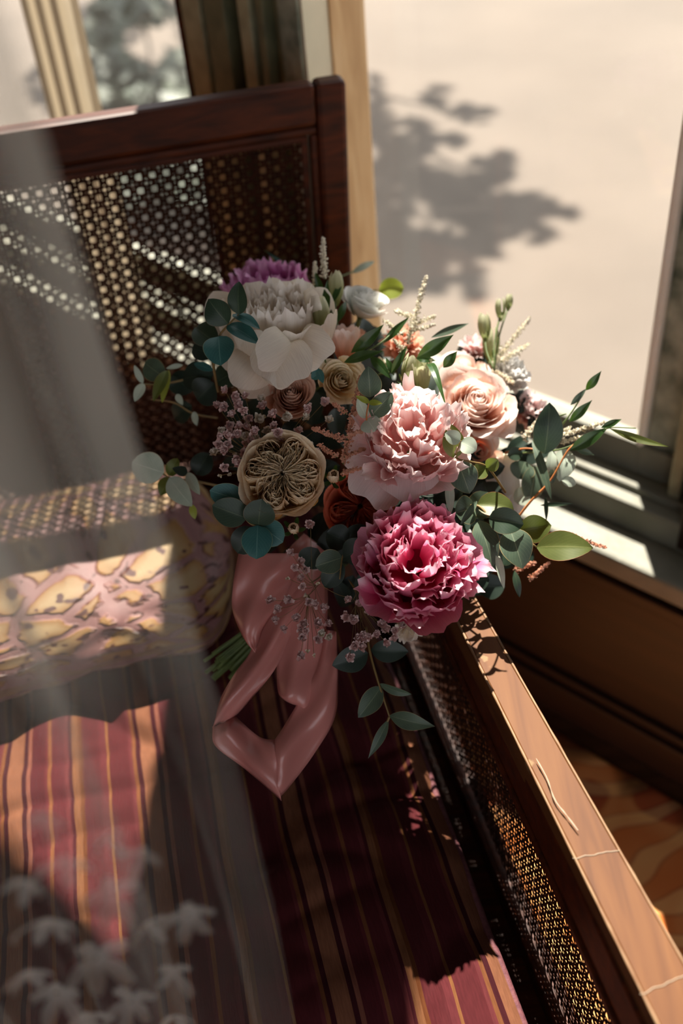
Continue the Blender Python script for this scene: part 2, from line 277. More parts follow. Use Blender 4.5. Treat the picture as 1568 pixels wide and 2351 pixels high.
# right jamb strips
fr('frame_bead', w1, SJ, SJ + .012, TG - .020, TG + .04, M['cream'])
fr('frame_stile', w1, SJ + .012, SJ + .062, TG - .012, TG + .04, M['green_mottle'])
fr('frame_bead', w1, SJ + .062, SJ + .080, TG - .040, TG + .04, M['olive_light'])
fr('frame_groove', w1, SJ + .080, SJ + .10, TG - .022, TG + .04, M['dark'])
fr('frame_casing', w1, SJ + .10, SJ + .19, TG - .075, TG + .05, M['panel'], ZS)
struct(box('wall_right_pier', wp, SJ + .19, 1.6, T0 - .01, T0 + .16, ZS, HEAD, M['panel']))
fr('frame_head', w1, SMR, SJ, TG - .03, TG + .05, M['olive'], HEAD - .03, HEAD)
fr('frame_head', w2, -2.4, SML, TG - .03, TG + .05, M['olive'], HEAD - .03, HEAD)
# mullion between the panes, built of grooved strips
mul = struct(empty('trim_20', wp((SML + SMR) / 2, TG, ZS)))
wdt = SMR - .004 - SML
prof = [(0, .03, .03, 'dark'), (.03, .20, .0, 'olive_light'), (.20, .27, .03, 'dark'), (.27, .44, -.006, 'olive'), (.44, .54, .03, 'dark'), (.54, .64, -.004, 'olive_light'), (.64, .70, .015, 'dark'), (.70, .76, -.006, 'olive'), (.76, .84, .01, 'olive'), (.84, 1, .0, 'green_mottle')]
for a, b_, dt, mt in prof:
    box('mullion_strip', wp, SML + a * wdt, SML + b_ * wdt, .942 + dt, TG, ZS, HEAD, M[mt], mul, .003)
box('mullion_edge', wp, SML - .008, SML, .944, TG, ZS, HEAD, M['walnut'], mul, .003)
box('peeling_strip', wp, SMR - .004, SMR, .946, .992, ZS, HEAD, M['peel'], mul)
box('tan_strip', wp, SMR - .004, SMR + .003, .992, TG + .003, ZS, HEAD, M['tanwood'], mul, .0015)
fr('frame_stile', w2, -2.4, -2.3, TG - .03, TG + .05, M['olive'])
# rest of the room
def slab(name, pts, z0, z1, mat):
    n = len(pts); V = [(x, y, z0) for x, y in pts] + [(x, y, z1) for x, y in pts]
    F = [tuple(range(n - 1, -1, -1)), tuple(range(n, 2 * n))] + [(i, (i + 1) % n, n + (i + 1) % n, n + i) for i in range(n)]
    return struct(mesh(name, V, F, mat, smooth=False))
A_ = wp(-3.2, T0 + .16, 0); B_ = wp(1.6, T0 + .16, 0)
RP = [(A_[0], A_[1]), (A_[0], -1.5), (B_[0], -1.5), (B_[0], B_[1])]
slab('floor', RP, -.3, -.012, M['floor']); slab('ceiling', RP, 2.6, 2.7, M['ceiling'])
struct(box('wall_left', XYZ, A_[0] - .1, A_[0], -1.5, A_[1], 0, 2.6, M['plaster']))
for nm, z0, z1 in (('wall_back', 0, .34), ('wall_back_upper', 1.7, 2.6)): struct(box(nm, XYZ, A_[0] - .1, B_[0] + .1, -1.5, -1.4, z0, z1, M['plaster']))
bw = struct(empty('window_3', (0, -1.45, .62)))  # unseen opening added behind the camera for frontal sky fill
for k in range(6): box('frame_post', XYZ, A_[0] + k * .66, A_[0] + .05 + k * .66, -1.48, -1.42, .34, 1.7, M['olive'], bw)
struct(box('wall_side', XYZ, B_[0], B_[0] + .1, -1.5, B_[1], 0, 2.6, M['plaster']))
m = MB(); n_ = 30; V = []; 
for i in range(n_ + 1):
    for j in range(n_ + 1):
        x = -.9 + 1.9 * i / n_; y = -.9 + 2.0 * j / n_; V.append((x, y, -.006 + .002 * noise.noise((x * 9, y * 9, 0))))
V = np.array(V); d = V[:, 0] + V[:, 1]; k_ = d > 1.27; V[k_, 0] -= (d[k_] - 1.27) / 2; V[k_, 1] -= (d[k_] - 1.27) / 2
o = mesh('floral_rug', V, grid_faces(n_ + 1, n_ + 1), M['rug']); md = o.modifiers.new('pile', 'SOLIDIFY'); md.thickness = .004; md.offset = 0
tag(o, 'orange and dark red floral rug on the floor below the window', 'rug')
# ------------------------------------------------------------ outdoors
GZ = -.45
struct(box('ground', XYZ, -40, 40, -30, 60, GZ - .2, GZ, M['ground']))
# ------------------------------------------------------------ settee
CU = np.array([.984, .178, 0]); CVv = np.array([.178, -.984, 0]); CO = np.array([.053, 1.177, 0])
def ch(u, v, z): return CO + CU * u + CVv * v + np.array([0, 0, z])
def chb(u, v, z): return ch(u - .02 * (.95 - z) / .25 * .5, v - .0 + .0 * z, z)
settee = empty('cane_settee', ch(-.6, .45, 0))
tag(settee, 'reddish brown wooden settee with cane back and cane arm beside the window', 'settee')
BW = 1.30
def rounded_top():
    m = MB(); # right post and top rail with a softened corner
    m.fbox(chb, -BW, -.036, -.03, 0, .904, .951); return m
rounded_top().build('top_rail', M['walnut'], settee, bevel=.006)
m = MB(); m.fbox(chb, -.036, 0, -.03, .001, .02, .9512); m.build('back_post', M['walnut'], settee, bevel=.006)
m = MB(); m.fbox(chb, -BW - .04, -BW, -.03, .002, .02, .953); m.build('back_post', M['walnut'], settee, bevel=.007)
m = MB(); m.fbox(chb, -BW, -.036, -.03, 0, .40, .45); m.build('bottom_rail', M['walnut'], settee, bevel=.004)
m = MB()
for dd, zz in ((.0, .006), (.008, .012)):
    pass
for (a0, a1, z0, z1) in ((-BW, -.036, .895, .904), (-BW, -.036, .45, .459)): m.fbox(chb, a0, a1, -.022, -.002, z0, z1)
m.fbox(chb, -.045, -.036, -.022, -.002, .459, .895)
m.build('panel_moulding', M['walnut'], settee, bevel=.003)
m = MB()
m.fbox(chb, -BW, -.053, -.02, -.008, .885, .893); m.fbox(chb, -.055, -.047, -.02, -.008, .45, .893)
m.build('panel_bead', M['walnut'], settee, bevel=.002)
def cane(fn, a0, a1, z0, z1, sp, b0, name, wv=.0024, wd_=.0021):
    m = MB(); e = .0006
    nz = round((z1 - z0) / sp); sp = (z1 - z0) / nz; na = int((a1 - a0) / sp)
    for i in range(na + 1):
        for q in (-.13, .13):
            a = a0 + sp * (i + .5 + q * 1.45)
            if a < a1: m.fbox(fn, a - wv / 2, a + wv / 2, b0, b0 + e, z0, z1)
    for i in range(nz + 1):
        for q in (-.13, .13):
            z = z0 + sp * (i + .5 + q * 1.45)
            if z < z1: m.fbox(fn, a0, a1, b0 + e * 1.5, b0 + e * 2.5, z - wv / 2, z + wv / 2)
    Hh = z1 - z0
    for sgn in (1, -1):
        k = -int(Hh / sp) - 2
        while True:
            x0 = a0 + sp * (k + .5); x1 = x0 + Hh
            if x0 > a1: break
            k += 1
            # strand from (x0,z0) to (x0+H, z1) clipped
            lo = max(0, a0 - x0); hi = min(Hh, a1 - x0)
            if hi - lo < .01: continue
            za, zb = (z0 + lo, z0 + hi) if sgn > 0 else (z1 - lo, z1 - hi)
            A, B = x0 + lo, x0 + hi; w_ = wd_ * .7; sb = b0 + e * (3 if sgn > 0 else -1)
            m.add([fn(A - w_, sb, za), fn(A + w_, sb, za), fn(B + w_, sb, zb), fn(B - w_, sb, zb), fn(A - w_, sb + e, za), fn(A + w_, sb + e, za), fn(B + w_, sb + e, zb), fn(B - w_, sb + e, zb)],
                  [(0, 3, 2, 1), (4, 5, 6, 7), (0, 1, 5, 4), (1, 2, 6, 5), (2, 3, 7, 6), (3, 0, 4, 7)])
    o = m.build(name, M['cane'], settee); o['kind'] = 'stuff'; return o
cane(chb, -BW, -.05, .455, .892, .0162, -.013, 'cane_back', .0030, .0030)
# right arm: tapered top with worn bevels
def arm_z(v): return .62 - .004 * math.sin(v * 3)
vs = np.linspace(.0, .97, 30)
def arm_u(v): a = -.052 + .006 * max(0, v - .5) / .4; b = -.026 + .019 * min(1, max(0, v - .45) / .45); return a, b
V = []; F = []; 
for i, v in enumerate(vs):
    a, b = arm_u(v); z = arm_z(v); jit = .0006 * noise.noise((v * 60, 0, 0))
    prof_ = [(a, z - .028), (a, z - .003), (a + .003 + jit, z), (b - .003 + jit, z), (b, z - .003), (b, z - .028)]
    V += [ch(u, v, zz) for u, zz in prof_]
for i in range(len(vs) - 1):
    for j in range(6): F.append((i * 6 + j, i * 6 + (j + 1) % 6, (i + 1) * 6 + (j + 1) % 6, (i + 1) * 6 + j))
F += [tuple(range(5, -1, -1)), tuple((len(vs) - 1) * 6 + j for j in range(6))]
o = mesh('arm_rail', V, F, M['walnut_top'], settee, smooth=False)
m = MB()
for side in (0, 1):
    pts = []
    for v in np.linspace(.05, .968, 60):
        a, b = arm_u(v); u = a + .0012 if side == 0 else b - .0012; pts.append(ch(u, v, arm_z(v) - .0006))
    rad = [.0011 + .0009 * abs(noise.noise((i * .5, side * 9, 3))) for i in range(60)]
    m.tube(pts, rad, 5)
m.build('worn_edge', M['wear'], settee, smooth=True)['label'] = 'pale worn edges of the arm'
for v0, zg in ((.789, .003), (.893, -.004)):
    m = MB(); a, b = arm_u(v0); pts = [ch(a + (b - a) * q, v0 + zg * q + .0015 * noise.noise((q * 6, v0, 0)), arm_z(v0) + .0002) for q in np.linspace(-.02, .97, 12)]
    m.tube(pts, .00045, 5); m.build('glue_line', M['crack'], settee, smooth=True)
m = MB()
pts = smooth_path([ch(-.041, .70, .6203), ch(-.040, .72, .6203), ch(-.042, .74, .6203), ch(-.039, .755, .6203), ch(-.036, .77, .6203)], 14)
m.tube(pts, [.0002 + .0005 * abs(math.sin(i * 1.9)) for i in range(14)], 4); m.build('scratch', M['crack'], settee)
m = MB(); m.fbox(ch, -.049, -.028, .0, .97, .549, .60); m.build('arm_apron', M['walnut'], settee, bevel=.003)
m = MB(); m.fbox(ch, -.052, -.046, .04, .90, .541, .551); m.fbox(ch, -.052, -.046, .04, .90, .36, .37); m.fbox(ch, -.052, -.046, .90, .908, .36, .551); m.build('panel_moulding', M['walnut'], settee, bevel=.002)
m = MB(); m.fbox(ch, -.049, -.028, .0, .97, .30, .365); m.build('side_rail', M['walnut'], settee, bevel=.003)
m = MB(); m.fbox(ch, -.050, -.012, .905, .955, .0, .60); m.build('front_post', M['walnut'], settee, bevel=.004)
m = MB(); m.fbox(ch, -BW - .04, -BW, .905, .955, .0, .60); m.build('front_post', M['walnut'], settee, bevel=.004)
m = MB(); m.fbox(ch, -BW - .04, -BW, 0, .96, .59, .62); m.build('arm_rail', M['walnut'], settee, bevel=.004)
m = MB(); m.fbox(ch, -BW, -.04, .0, .93, .27, .33); m.build('seat_frame', M['walnut'], settee, bevel=.004)
def chs(a, b, z): return ch(b, a, z)
cane(chs, .04, .90, .37, .543, .0155, -.041, 'cane_arm', .0022, .0020)

# seat cushion: rumpled striped top, boxing and piping
SEAT = .452; U0, U1, V0, V1 = -1.24, -.094, .03, .90
nu, nv = 230, 200; us = np.linspace(U0, U1, nu); vv = np.linspace(V0, V1, nv); V = []; UV = []
def seat_h(u, v):
    h = .012 * noise.noise((u * 4, v * 3, 0)) + .006 * noise.noise((u * 11, v * 7, 2))
    c = abs(noise.noise((u * 7 + .3 * math.sin(v * 9), v * 5 + 4, 5))); h += .010 * min(1, c * 5)
    c2 = abs(noise.noise((u * 4 - 3, v * 16, 9))); h += .006 * min(1, c2 * 4)
    e = min(u - U0, U1 - u, v - V0, V1 - v); return h - .012 * math.exp(-e / .012)
for v in vv:
    for u in us:
        du = .004 * noise.noise((u * 14, v * 9, 7)); V.append(ch(u, v, SEAT - .01 + seat_h(u, v))); UV.append((u + du + 3, v))
cush = mesh('seat_cushion', V, grid_faces(nv, nu), M['stripe'], None, ch(-.6, .45, .335), uv=UV)
tag(cush, 'rumpled rose and gold striped seat cushion on the settee', 'cushion')
m = MB(); 
def side(pu0, pv0, pu1, pv1, n, off):
    Vs = []; Us = []
    for i in range(n):
        q = i / (n - 1); u = pu0 + (pu1 - pu0) * q; v = pv0 + (pv1 - pv0) * q
        for j in range(8):
            z = .332 + (SEAT - .018 - .332) * j / 7; bulge = .008 * math.sin(math.pi * j / 7) + .003 * noise.noise((q * 30, j, 1))
            Vs.append(ch(u + off[0] * bulge, v + off[1] * bulge, z)); Us.append((q * math.hypot(pu1 - pu0, pv1 - pv0), q * math.hypot(pu1 - pu0, pv1 - pv0)))
    m.add(Vs, grid_faces(n, 8), Us)
side(U1, V0, U1, V1, 80, (1, 0)); side(U0, V1, U1, V1, 100, (0, 1)); side(U0, V0, U0, V1, 80, (-1, 0))
m.build('boxing', M['stripe_side'], cush, smooth=True, uv=True)
m = MB(); pp = [ch(U1 + .001, v, SEAT - .018 + seat_h(U1 - .01, v) * .5) for v in np.linspace(V0, V1 - .01, 70)] + [ch(u, V1, SEAT - .018) for u in np.linspace(U1 - .01, U0, 60)]
m.tube(pp, .0042, 8); m.build('piping', M['piping'], cush, smooth=True)

# brocade bolster leaning on the back
V = []; UV = []; na, nb = 120, 72; bu0, bu1 = -1.15, -.235
for i in range(na):
    q = i / (na - 1); u = bu0 + (bu1 - bu0) * q; e = min(q, 1 - q) * 14; sc = math.sqrt(max(.02, 1 - max(0, 1 - e) ** 2))
    for j in range(nb):
        a = 2 * math.pi * j / nb; rr = 1 + .10 * noise.noise((u * 9, math.cos(a) * 1.6, math.sin(a) * 1.6)) + .04 * noise.noise((u * 30, math.cos(a) * 4, math.sin(a) * 4))
        sg = lambda q_: math.copysign(abs(q_) ** .62, q_); V.append(ch(u, .225 + .14 * sc * rr * sg(math.cos(a)), .506 + .042 * sc * rr * sg(math.sin(a)) - .012 * math.cos(a) * sc)); UV.append((u + 3, j / nb * .66))
F = [(i * nb + j, i * nb + (j + 1) % nb, (i + 1) * nb + (j + 1) % nb, (i + 1) * nb + j) for i in range(na - 1) for j in range(nb)]
F += [tuple(range(nb - 1, -1, -1)), tuple((na - 1) * nb + j for j in range(nb))]
o = mesh('brocade_bolster', V, F, M['brocade'], uv=UV); tag(o, 'gold and dusty pink brocade bolster leaning on the cane back', 'cushion')
# ------------------------------------------------------------ bouquet
PM = {}
PM['pink'] = petal_mat('hot pink peony petal', (180, 18, 74), (218, 52, 112), (248, 180, 204), .32)
PM['pinkin'] = petal_mat('pink peony ruffle petal', (210, 48, 104), (240, 131, 170), (253, 219, 230), .38)
PM['blush'] = petal_mat('blush peony petal', (236, 166, 162), (246, 210, 206), (252, 240, 238), .4)
PM['cream'] = petal_mat('cream peony petal', (236, 220, 184), (246, 234, 214), (250, 242, 230), .35)
PM['creamin'] = petal_mat('cream peony inner petal', (238, 218, 182), (248, 236, 218), (252, 244, 236), .3, streak=(176, 42, 90))
PM['lilac'] = petal_mat('lilac pink peony petal', (176, 74, 144), (210, 127, 184), (234, 182, 218), .35)
PM['buff'] = petal_mat('buff garden rose petal', (203, 154, 82), (237, 205, 158), (250, 236, 210), .35)
PM['dusty'] = petal_mat('dusty peach rose petal', (192, 122, 90), (224, 173, 146), (240, 208, 188), .3)
PM['yellow'] = petal_mat('pale yellow rose petal', (232, 166, 72), (243, 220, 164), (246, 238, 214), .3)
PM['white'] = petal_mat('white rose petal', (223, 228, 204), (242, 242, 234), (250, 249, 244), .3)
PM['peach'] = petal_mat('peach bloom petal', (224, 106, 53), (242, 172, 136), (248, 212, 192), .35)
PM['rose'] = petal_mat('blush rose petal', (240, 154, 116), (247, 208, 186), (252, 234, 226), .4)
PM['coral'] = petal_mat('coral rose petal', (192, 68, 40), (224, 106, 74), (238, 148, 116), .3)
PM['green'] = petal_mat('green lisianthus bud petal', (138, 154, 80), (188, 194, 140), (226, 224, 192), .3)
PM['carn'] = petal_mat('white ruffled petal', (232, 220, 192), (244, 240, 234), (251, 250, 248), .35)
LM = {}
LM['dark'] = leaf_mat('dark eucalyptus leaf', (43, 63, 48), (56, 76, 56), (93, 107, 80), (106, 90, 64))
LM['teal'] = leaf_mat('shade tinted blue green eucalyptus leaf', (47, 98, 96), (63, 116, 112), (111, 154, 146), (134, 144, 108))  # teal puts the blue skylight of the shaded side into the leaf colour
LM['mid'] = leaf_mat('grey green eucalyptus leaf', (70, 88, 74), (92, 110, 88), (138, 150, 122), (176, 154, 106))
LM['pale'] = leaf_mat('silver eucalyptus leaf', (166, 181, 162), (191, 202, 184), (213, 220, 203), (201, 189, 154), .6, .2)
LM['olive'] = leaf_mat('olive green eucalyptus leaf', (76, 88, 38), (96, 108, 52), (140, 144, 88), (154, 96, 64), .45, .35, (117, 132, 46))
LM['lime'] = leaf_mat('lime eucalyptus leaf', (141, 156, 60), (160, 173, 80), (192, 200, 132), (184, 168, 96), .4, .45, (176, 192, 64))
LM['ruscus'] = leaf_mat('glossy ruscus leaf', (38, 64, 31), (54, 82, 42), (95, 116, 72), (112, 128, 76), .28, .2, (76, 112, 32))
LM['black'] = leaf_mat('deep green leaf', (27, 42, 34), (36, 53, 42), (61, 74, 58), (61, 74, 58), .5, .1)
M['stem'] = pbr('brown green stem', (107, 90, 50), .6, 60, (140, 112, 64))
M['stemred'] = pbr('orange brown eucalyptus stem', (168, 96, 46), .5, 60, (192, 122, 64))
M['stemgreen'] = pbr('green stem', (79, 96, 48), .55, 60, (100, 117, 64))
M['fuzzw'] = pbr('cream astilbe blossom', (230, 220, 194), .7, 300, (242, 235, 218))
M['fuzzp'] = pbr('dusty apricot astilbe blossom', (184, 122, 92), .7, 150, (214, 160, 136))
M['gypp'] = petal_mat('pink gypsophila petal', (214, 160, 156), (236, 202, 198), (248, 230, 228), .3)
M['gypw'] = petal_mat('white gypsophila petal', (212, 196, 154), (236, 226, 208), (248, 244, 236), .3)

bc = P(860, 1080, 1.0)
bouquet = empty('bridal_bouquet', bc)
tag(bouquet, 'bridal bouquet of peonies, roses and eucalyptus with a dusty pink ribbon', 'bouquet')

def frame_of(axis, spin=0):
    z = axis / np.linalg.norm(axis); x = np.cross(np.array([.1, .2, 1.]) if abs(z[2]) < .9 else np.array([1., 0, 0]), z); x /= np.linalg.norm(x); y = np.cross(z, x)
    c, s_ = math.cos(spin), math.sin(spin); return np.array([x * c + y * s_, -x * s_ + y * c, z]).T
def petal(nt, ns, Ln, W, ph0, ph1, r0, z0, th, Rw, ruf, rf, seed, notch=.05, curl=0, tilt=0):
    """a petal grid in flower space; ph = rise angle along it, Rw = cupping radius across it"""
    g = random.Random(seed); k1, k2, k3 = [g.uniform(0, 6.3) for _ in range(3)]
    tt = np.linspace(0, 1.0, 24); phi = ph0 + (ph1 - ph0) * tt ** 1.15 - curl * np.maximum(0, tt - .72) / .28
    dr = np.cos(phi) * Ln / 23; dz = np.sin(phi) * Ln / 23; rc = r0 + np.concatenate([[0], np.cumsum(dr[:-1])]); zc = z0 + np.concatenate([[0], np.cumsum(dz[:-1])])
    t = np.linspace(0, 1, nt)[:, None]; s = np.linspace(-1, 1, ns)[None, :]
    lim = 1 - .42 * np.abs(s) ** 3.2 - notch * (np.sin(s * rf * 1.3 + k1) * .5 + .5) - notch * .5 * np.sin(s * rf * 2.9 + k2)
    T = t * lim; w = W * (.22 + .78 * np.sin(math.pi * (.06 + .58 * T)) ** .9)
    r = np.interp(T, tt, rc); z = np.interp(T, tt, zc); p = np.interp(T, tt, phi)
    a = s * w / Rw; lat = Rw * np.sin(a); inn = Rw * (1 - np.cos(a))
    dis = inn + ruf * (T ** 2.2) * (np.sin(s * rf + k2 + T * 2) * (.35 + np.abs(s)) + .5 * np.sin(s * rf * 2.3 + k3)) + ruf * .5 * T * np.sin(T * 7 + k1)
    r = r - np.sin(p) * dis; z = z + np.cos(p) * dis; lat = lat + tilt * z
    c, sn = math.cos(th), math.sin(th); V = np.stack([r * c - lat * sn, r * sn + lat * c, z], -1).reshape(-1, 3)
    UV = np.stack([np.broadcast_to((s + 1) / 2, T.shape), np.clip(T, 0, 1)], -1).reshape(-1, 2)
    return V, grid_faces(nt, ns), UV
def wrap(nt, ns, R, H, span, th, z0, curl, ruf, seed, spiral=.12, flare=0, close=0):
    g = random.Random(seed); k = g.uniform(0, 6.3); k2 = g.uniform(0, 6.3)
    t = np.linspace(0, 1, nt)[:, None]; s = np.linspace(-1, 1, ns)[None, :]
    lim = 1 - .38 * np.abs(s) ** 3 - .03 * np.sin(s * 6 + k)
    T = t * lim; rho = R * (.30 + .70 * np.sin(T * math.pi / 2) ** .8) * (1 + spiral * s * .5) + curl * np.maximum(0, T - .6) ** 2 * 6.25 + flare * T
    rho = (rho + ruf * T ** 2 * np.sin(s * 5 + k2)) * (1 - close * T ** 2)
    z = z0 + H * T - curl * .8 * np.maximum(0, T - .75) ** 2 * 16 * .6
    a = th + s * span / 2
    V = np.stack([rho * np.cos(a), rho * np.sin(a), z + ruf * .6 * np.sin(s * 4 + k) * T], -1).reshape(-1, 3)
    return V, grid_faces(nt, ns), np.stack([np.broadcast_to((s + 1) / 2, T.shape), np.clip(T, 0, 1)], -1).reshape(-1, 2)
SEED = [100]
class Flower:
    def __init__(s, name, px, py, d, rad, axis, label=None, spin=0, stemcol='stemgreen', sink=.5):
        s.c = P(px, py, d); s.R = frame_of(CV(*axis), spin); s.rad = rad * d / FPX; s.n = 0
        m = MB(); rr = s.rad
        # calyx with short stem, the flower's own mesh
        pts = [s.c + s.R @ np.array([0, 0, z]) for z in (-rr * 1.5, -rr * 1.0, -rr * .72)]; m.tube(pts, [.0022, .0024, .0028], 7)
        pts = [s.c + s.R @ np.array([0, 0, z]) for z in (-rr * .74, -rr * .66, -rr * .55, -rr * .45)]; m.tube(pts, [.003, rr * .16, rr * .2, rr * .1], 8)
        s.o = m.build(name, M[stemcol], bouquet, origin=s.c, smooth=True)
        if label: s.o['label'] = label
    def pet(s, g, mat, name='petal', off=(0, 0, 0), rot=None, solid=0):
        V, F, U = g
        if rot is not None: V = V @ rot.T
        V = (V + np.array(off)) @ s.R.T + s.c
        o = mesh(name, V, F, PM[mat], s.o, uv=U); s.n += 1; return o
def rx(ax, ay, az):
    return np.array(Matrix.Rotation(az, 3, 'Z') @ Matrix.Rotation(ay, 3, 'Y') @ Matrix.Rotation(ax, 3, 'X'))
def peony(f, guard, inner, ng=9, ncup=9, nruf=70, lowring=5, openness=1.0, seed=1, dome=1.0):
    R = f.rad; g = random.Random(seed)
    for i in range(lowring):                                   # loose guard petals
        th = i * 2 * math.pi / lowring + g.uniform(-.3, .3)
        f.pet(petal(12, 13, R * g.uniform(.95, 1.1), R * .50, .15, 1.0 * openness, R * .08, -R * .62, th, R * .95, R * .05, 4, seed * 50 + i, .06, .5), guard, 'guard_petal')
    for i in range(ng):
        th = i * 2 * math.pi / ng + g.uniform(-.2, .2)
        f.pet(petal(13, 13, R * g.uniform(1.18, 1.32), R * .44, .25, 1.85, R * .06, -R * .55, th, R * .72, R * .05, 4, seed * 60 + i, .06, .35), guard, 'guard_petal')
    for i in range(ncup):
        th = i * 2 * math.pi / ncup + g.uniform(-.25, .25) + .3
        f.pet(petal(12, 11, R * g.uniform(1.02, 1.2), R * .34, .45, 2.1, R * .04, -R * .45, th, R * .5, R * .06, 5, seed * 70 + i, .09, .6), guard, 'petal')
    for i in range(nruf):                                      # crowded ruffles of the crown
        q = (i + .5) / nruf; rr = R * .68 * math.sqrt(q); th = i * 2.39996 + g.uniform(-.3, .3)
        zt = R * (.42 * dome * (1 - q * .80)) - R * .17
        Lp = R * g.uniform(.42, .62); W = R * g.uniform(.14, .24)
        V, F, U = petal(9, 9, Lp, W, 1.25 - .55 * q, 1.6 - .2 * q + g.uniform(-.7, .6), 0, 0, 0, R * g.uniform(.12, .3) * g.choice((1, 1, -1)), R * .055, g.uniform(3, 6), seed * 90 + i, .16, .5 * g.uniform(-.2, 1.2))
        f.pet((V, F, U), inner, 'ruffled_petal', (rr * math.cos(th), rr * math.sin(th), zt - R * .12), rx(g.uniform(-.25, .25), g.uniform(-.2, .2), th + g.uniform(-.8, .8)))
def spiral_rose(f, mat, n=22, seed=1, h=1.0, opn=.3, rf=1.3):
    R = f.rad; g = random.Random(seed)
    for i in range(n):
        q = (i + 1) / n; Ri = R * (.11 + .76 * q ** 1.05); th = i * 2.2 + g.uniform(-.2, .2)
        top = R * (.42 * h - .38 * q ** 1.6); base = -R * .6
        f.pet(wrap(10, 13, Ri, (top - base), math.radians(205 - 90 * q), th, base, R * (.05 + opn * .42 * q ** 2), R * .035 * rf * (q + .2), seed * 77 + i, .30, 0, .75 * (1 - q) ** 2), mat)
def quartered_rose(f, mat, seed=3):
    R = f.rad; g = random.Random(seed)
    for i in range(13):
        th = i * 2.4 + g.uniform(-.2, .2); q = i / 13
        f.pet(wrap(10, 15, R * (.86 + .12 * q), R * (1.0 - .12 * q), math.radians(100), th, -R * .68, R * (.02 + .10 * q), R * .03, seed * 31 + i, .06), mat, 'outer_petal')
    K = 6
    for k in range(K):
        tc = k * 2 * math.pi / K + g.uniform(-.25, .25)
        for j in range(13):
            # petals folded around each quarter's centre line
            q = (j + .6) / 13; half = .52 * q; nt, ns = 7, 19; s = np.linspace(-1, 1, ns); t = np.linspace(0, 1, nt)[:, None]
            rad_out = R * (.38 + .46 * q ** .7)
            ang = tc + half * np.sin(s * math.pi / 2) + .05 * np.sin(s * 7 + j * 2)
            rr = R * .10 + (rad_out - R * .10) * np.cos(s * math.pi / 2) ** .55
            rr = rr * (1 + .05 * np.sin(s * 9 + j))
            top = R * (.42 - .30 * (np.minimum(rr, R) / R - .45) ** 2 * 2 + .05 * np.sin(s * 5 + j) + .05 * g.uniform(-1, 1)) - R * .10 * (1 - rr / R)
            z = -R * .25 + (top + R * .25)[None, :] * t ** .8
            ofs = R * .04 * t ** 2 * np.sin(s * 6 + j * 1.7)[None, :] + R * .16 * (1 - t) ** 1.5
            V = np.stack([(rr[None, :] + ofs) * np.cos(ang + .05 * t), (rr[None, :] + ofs) * np.sin(ang + .05 * t), z], -1).reshape(-1, 3)
            U = np.stack([np.broadcast_to((s + 1) / 2, z.shape), np.broadcast_to(t, z.shape)], -1).reshape(-1, 2)
            f.pet((V, grid_faces(nt, ns), U), mat)
def radial_sheets(f, mat, n=34, seed=2):
    R = f.rad; g = random.Random(seed)
    for i in range(n):
        tc = i * 2.39996; r0 = R * g.uniform(.02, .3); r1 = R * g.uniform(.6, .86); nt, ns = 6, 15; s = np.linspace(0, 1, ns)[None, :]; t = np.linspace(0, 1, nt)[:, None]; k = g.uniform(0, 6)
        rr = r0 + (r1 - r0) * s; ang = tc + .10 * np.sin(s * 6 + k) + .35 * (s - .5) * g.uniform(-1, 1) + g.uniform(-.5, .5) * (1 - t) * .3
        z = -R * .2 + (R * (.40 - .34 * (rr / R - .4) ** 2 + .04 * np.sin(s * 8 + k)) + R * .2) * t * np.sin(math.pi * (.12 + .8 * s)) ** .25
        cur = R * .07 * t ** 3 * np.sin(s * 5 + k)
        V = np.stack([rr * np.cos(ang) - cur * np.sin(tc), rr * np.sin(ang) + cur * np.cos(tc), z + 0 * rr], -1).reshape(-1, 3); U = np.stack([s * np.ones_like(t), t * np.ones_like(s)], -1).reshape(-1, 2)
        f.pet((V, grid_faces(nt, ns), U), mat)
def ruffle_ball(f, mat, n=34, seed=5):
    R = f.rad; g = random.Random(seed)
    for i in range(n):
        q = (i + .5) / n; th = i * 2.4; el = 1.5 - 1.35 * q ** .8
        V, F, U = petal(8, 9, R * g.uniform(.8, 1.0), R * .36, el - .25, el + .35, 0, -R * .1, 0, R * .4, R * .10, 6, seed * 99 + i, .14, .4)
        f.pet((V, F, U), mat, 'ruffled_petal', rot=rx(0, 0, th))
def bud(px, py, d, rad, axis, mat, label, ln=1.6, name='bud', n=6, seed=1):
    f = Flower(name, px, py, d, rad, axis, label); R = f.rad
    for i in range(n):
        q = i / n; f.pet(petal(10, 9, R * 2 * ln * (1 - .12 * q), R * (.45 + .2 * q), .95, 2.15, R * .1, -R * ln, i * 2.4, R * (.45 + .4 * q), R * .05, 3, seed * 17 + i, .02), mat)
    return f

f = Flower('peony', 958, 1298, .845, 164, (.0, .42, 1), 'large hot pink peony with a ruffled crown'); peony(f, 'pink', 'pinkin', seed=2, nruf=84, ng=10, ncup=10, dome=1.15)
f = Flower('peony', 945, 1010, .865, 146, (.02, .42, 1), 'pale blush peony with a pink heart'); peony(f, 'blush', 'blush', seed=5, nruf=66, ng=9, ncup=8, dome=1.25)
f = Flower('peony', 640, 760, .955, 142, (-.02, .80, .62), 'cream peony with wine streaks and drooping outer petals'); R = f.rad; g = random.Random(4)
for i in range(11): f.pet(petal(13, 13, R * 1.62, R * .52, .1, 1.95, R * .05, -R * .62, i * 2.4 + .3, R * .72, R * .03, 3, 700 + i, .04, .2), 'cream', 'petal')
for i in range(10): f.pet(petal(11, 11, R * 1.42, R * .36, .5, 2.0, R * .04, -R * .5, i * 2.4, R * .45, R * .06, 5, 730 + i, .12, .3), 'creamin', 'petal')
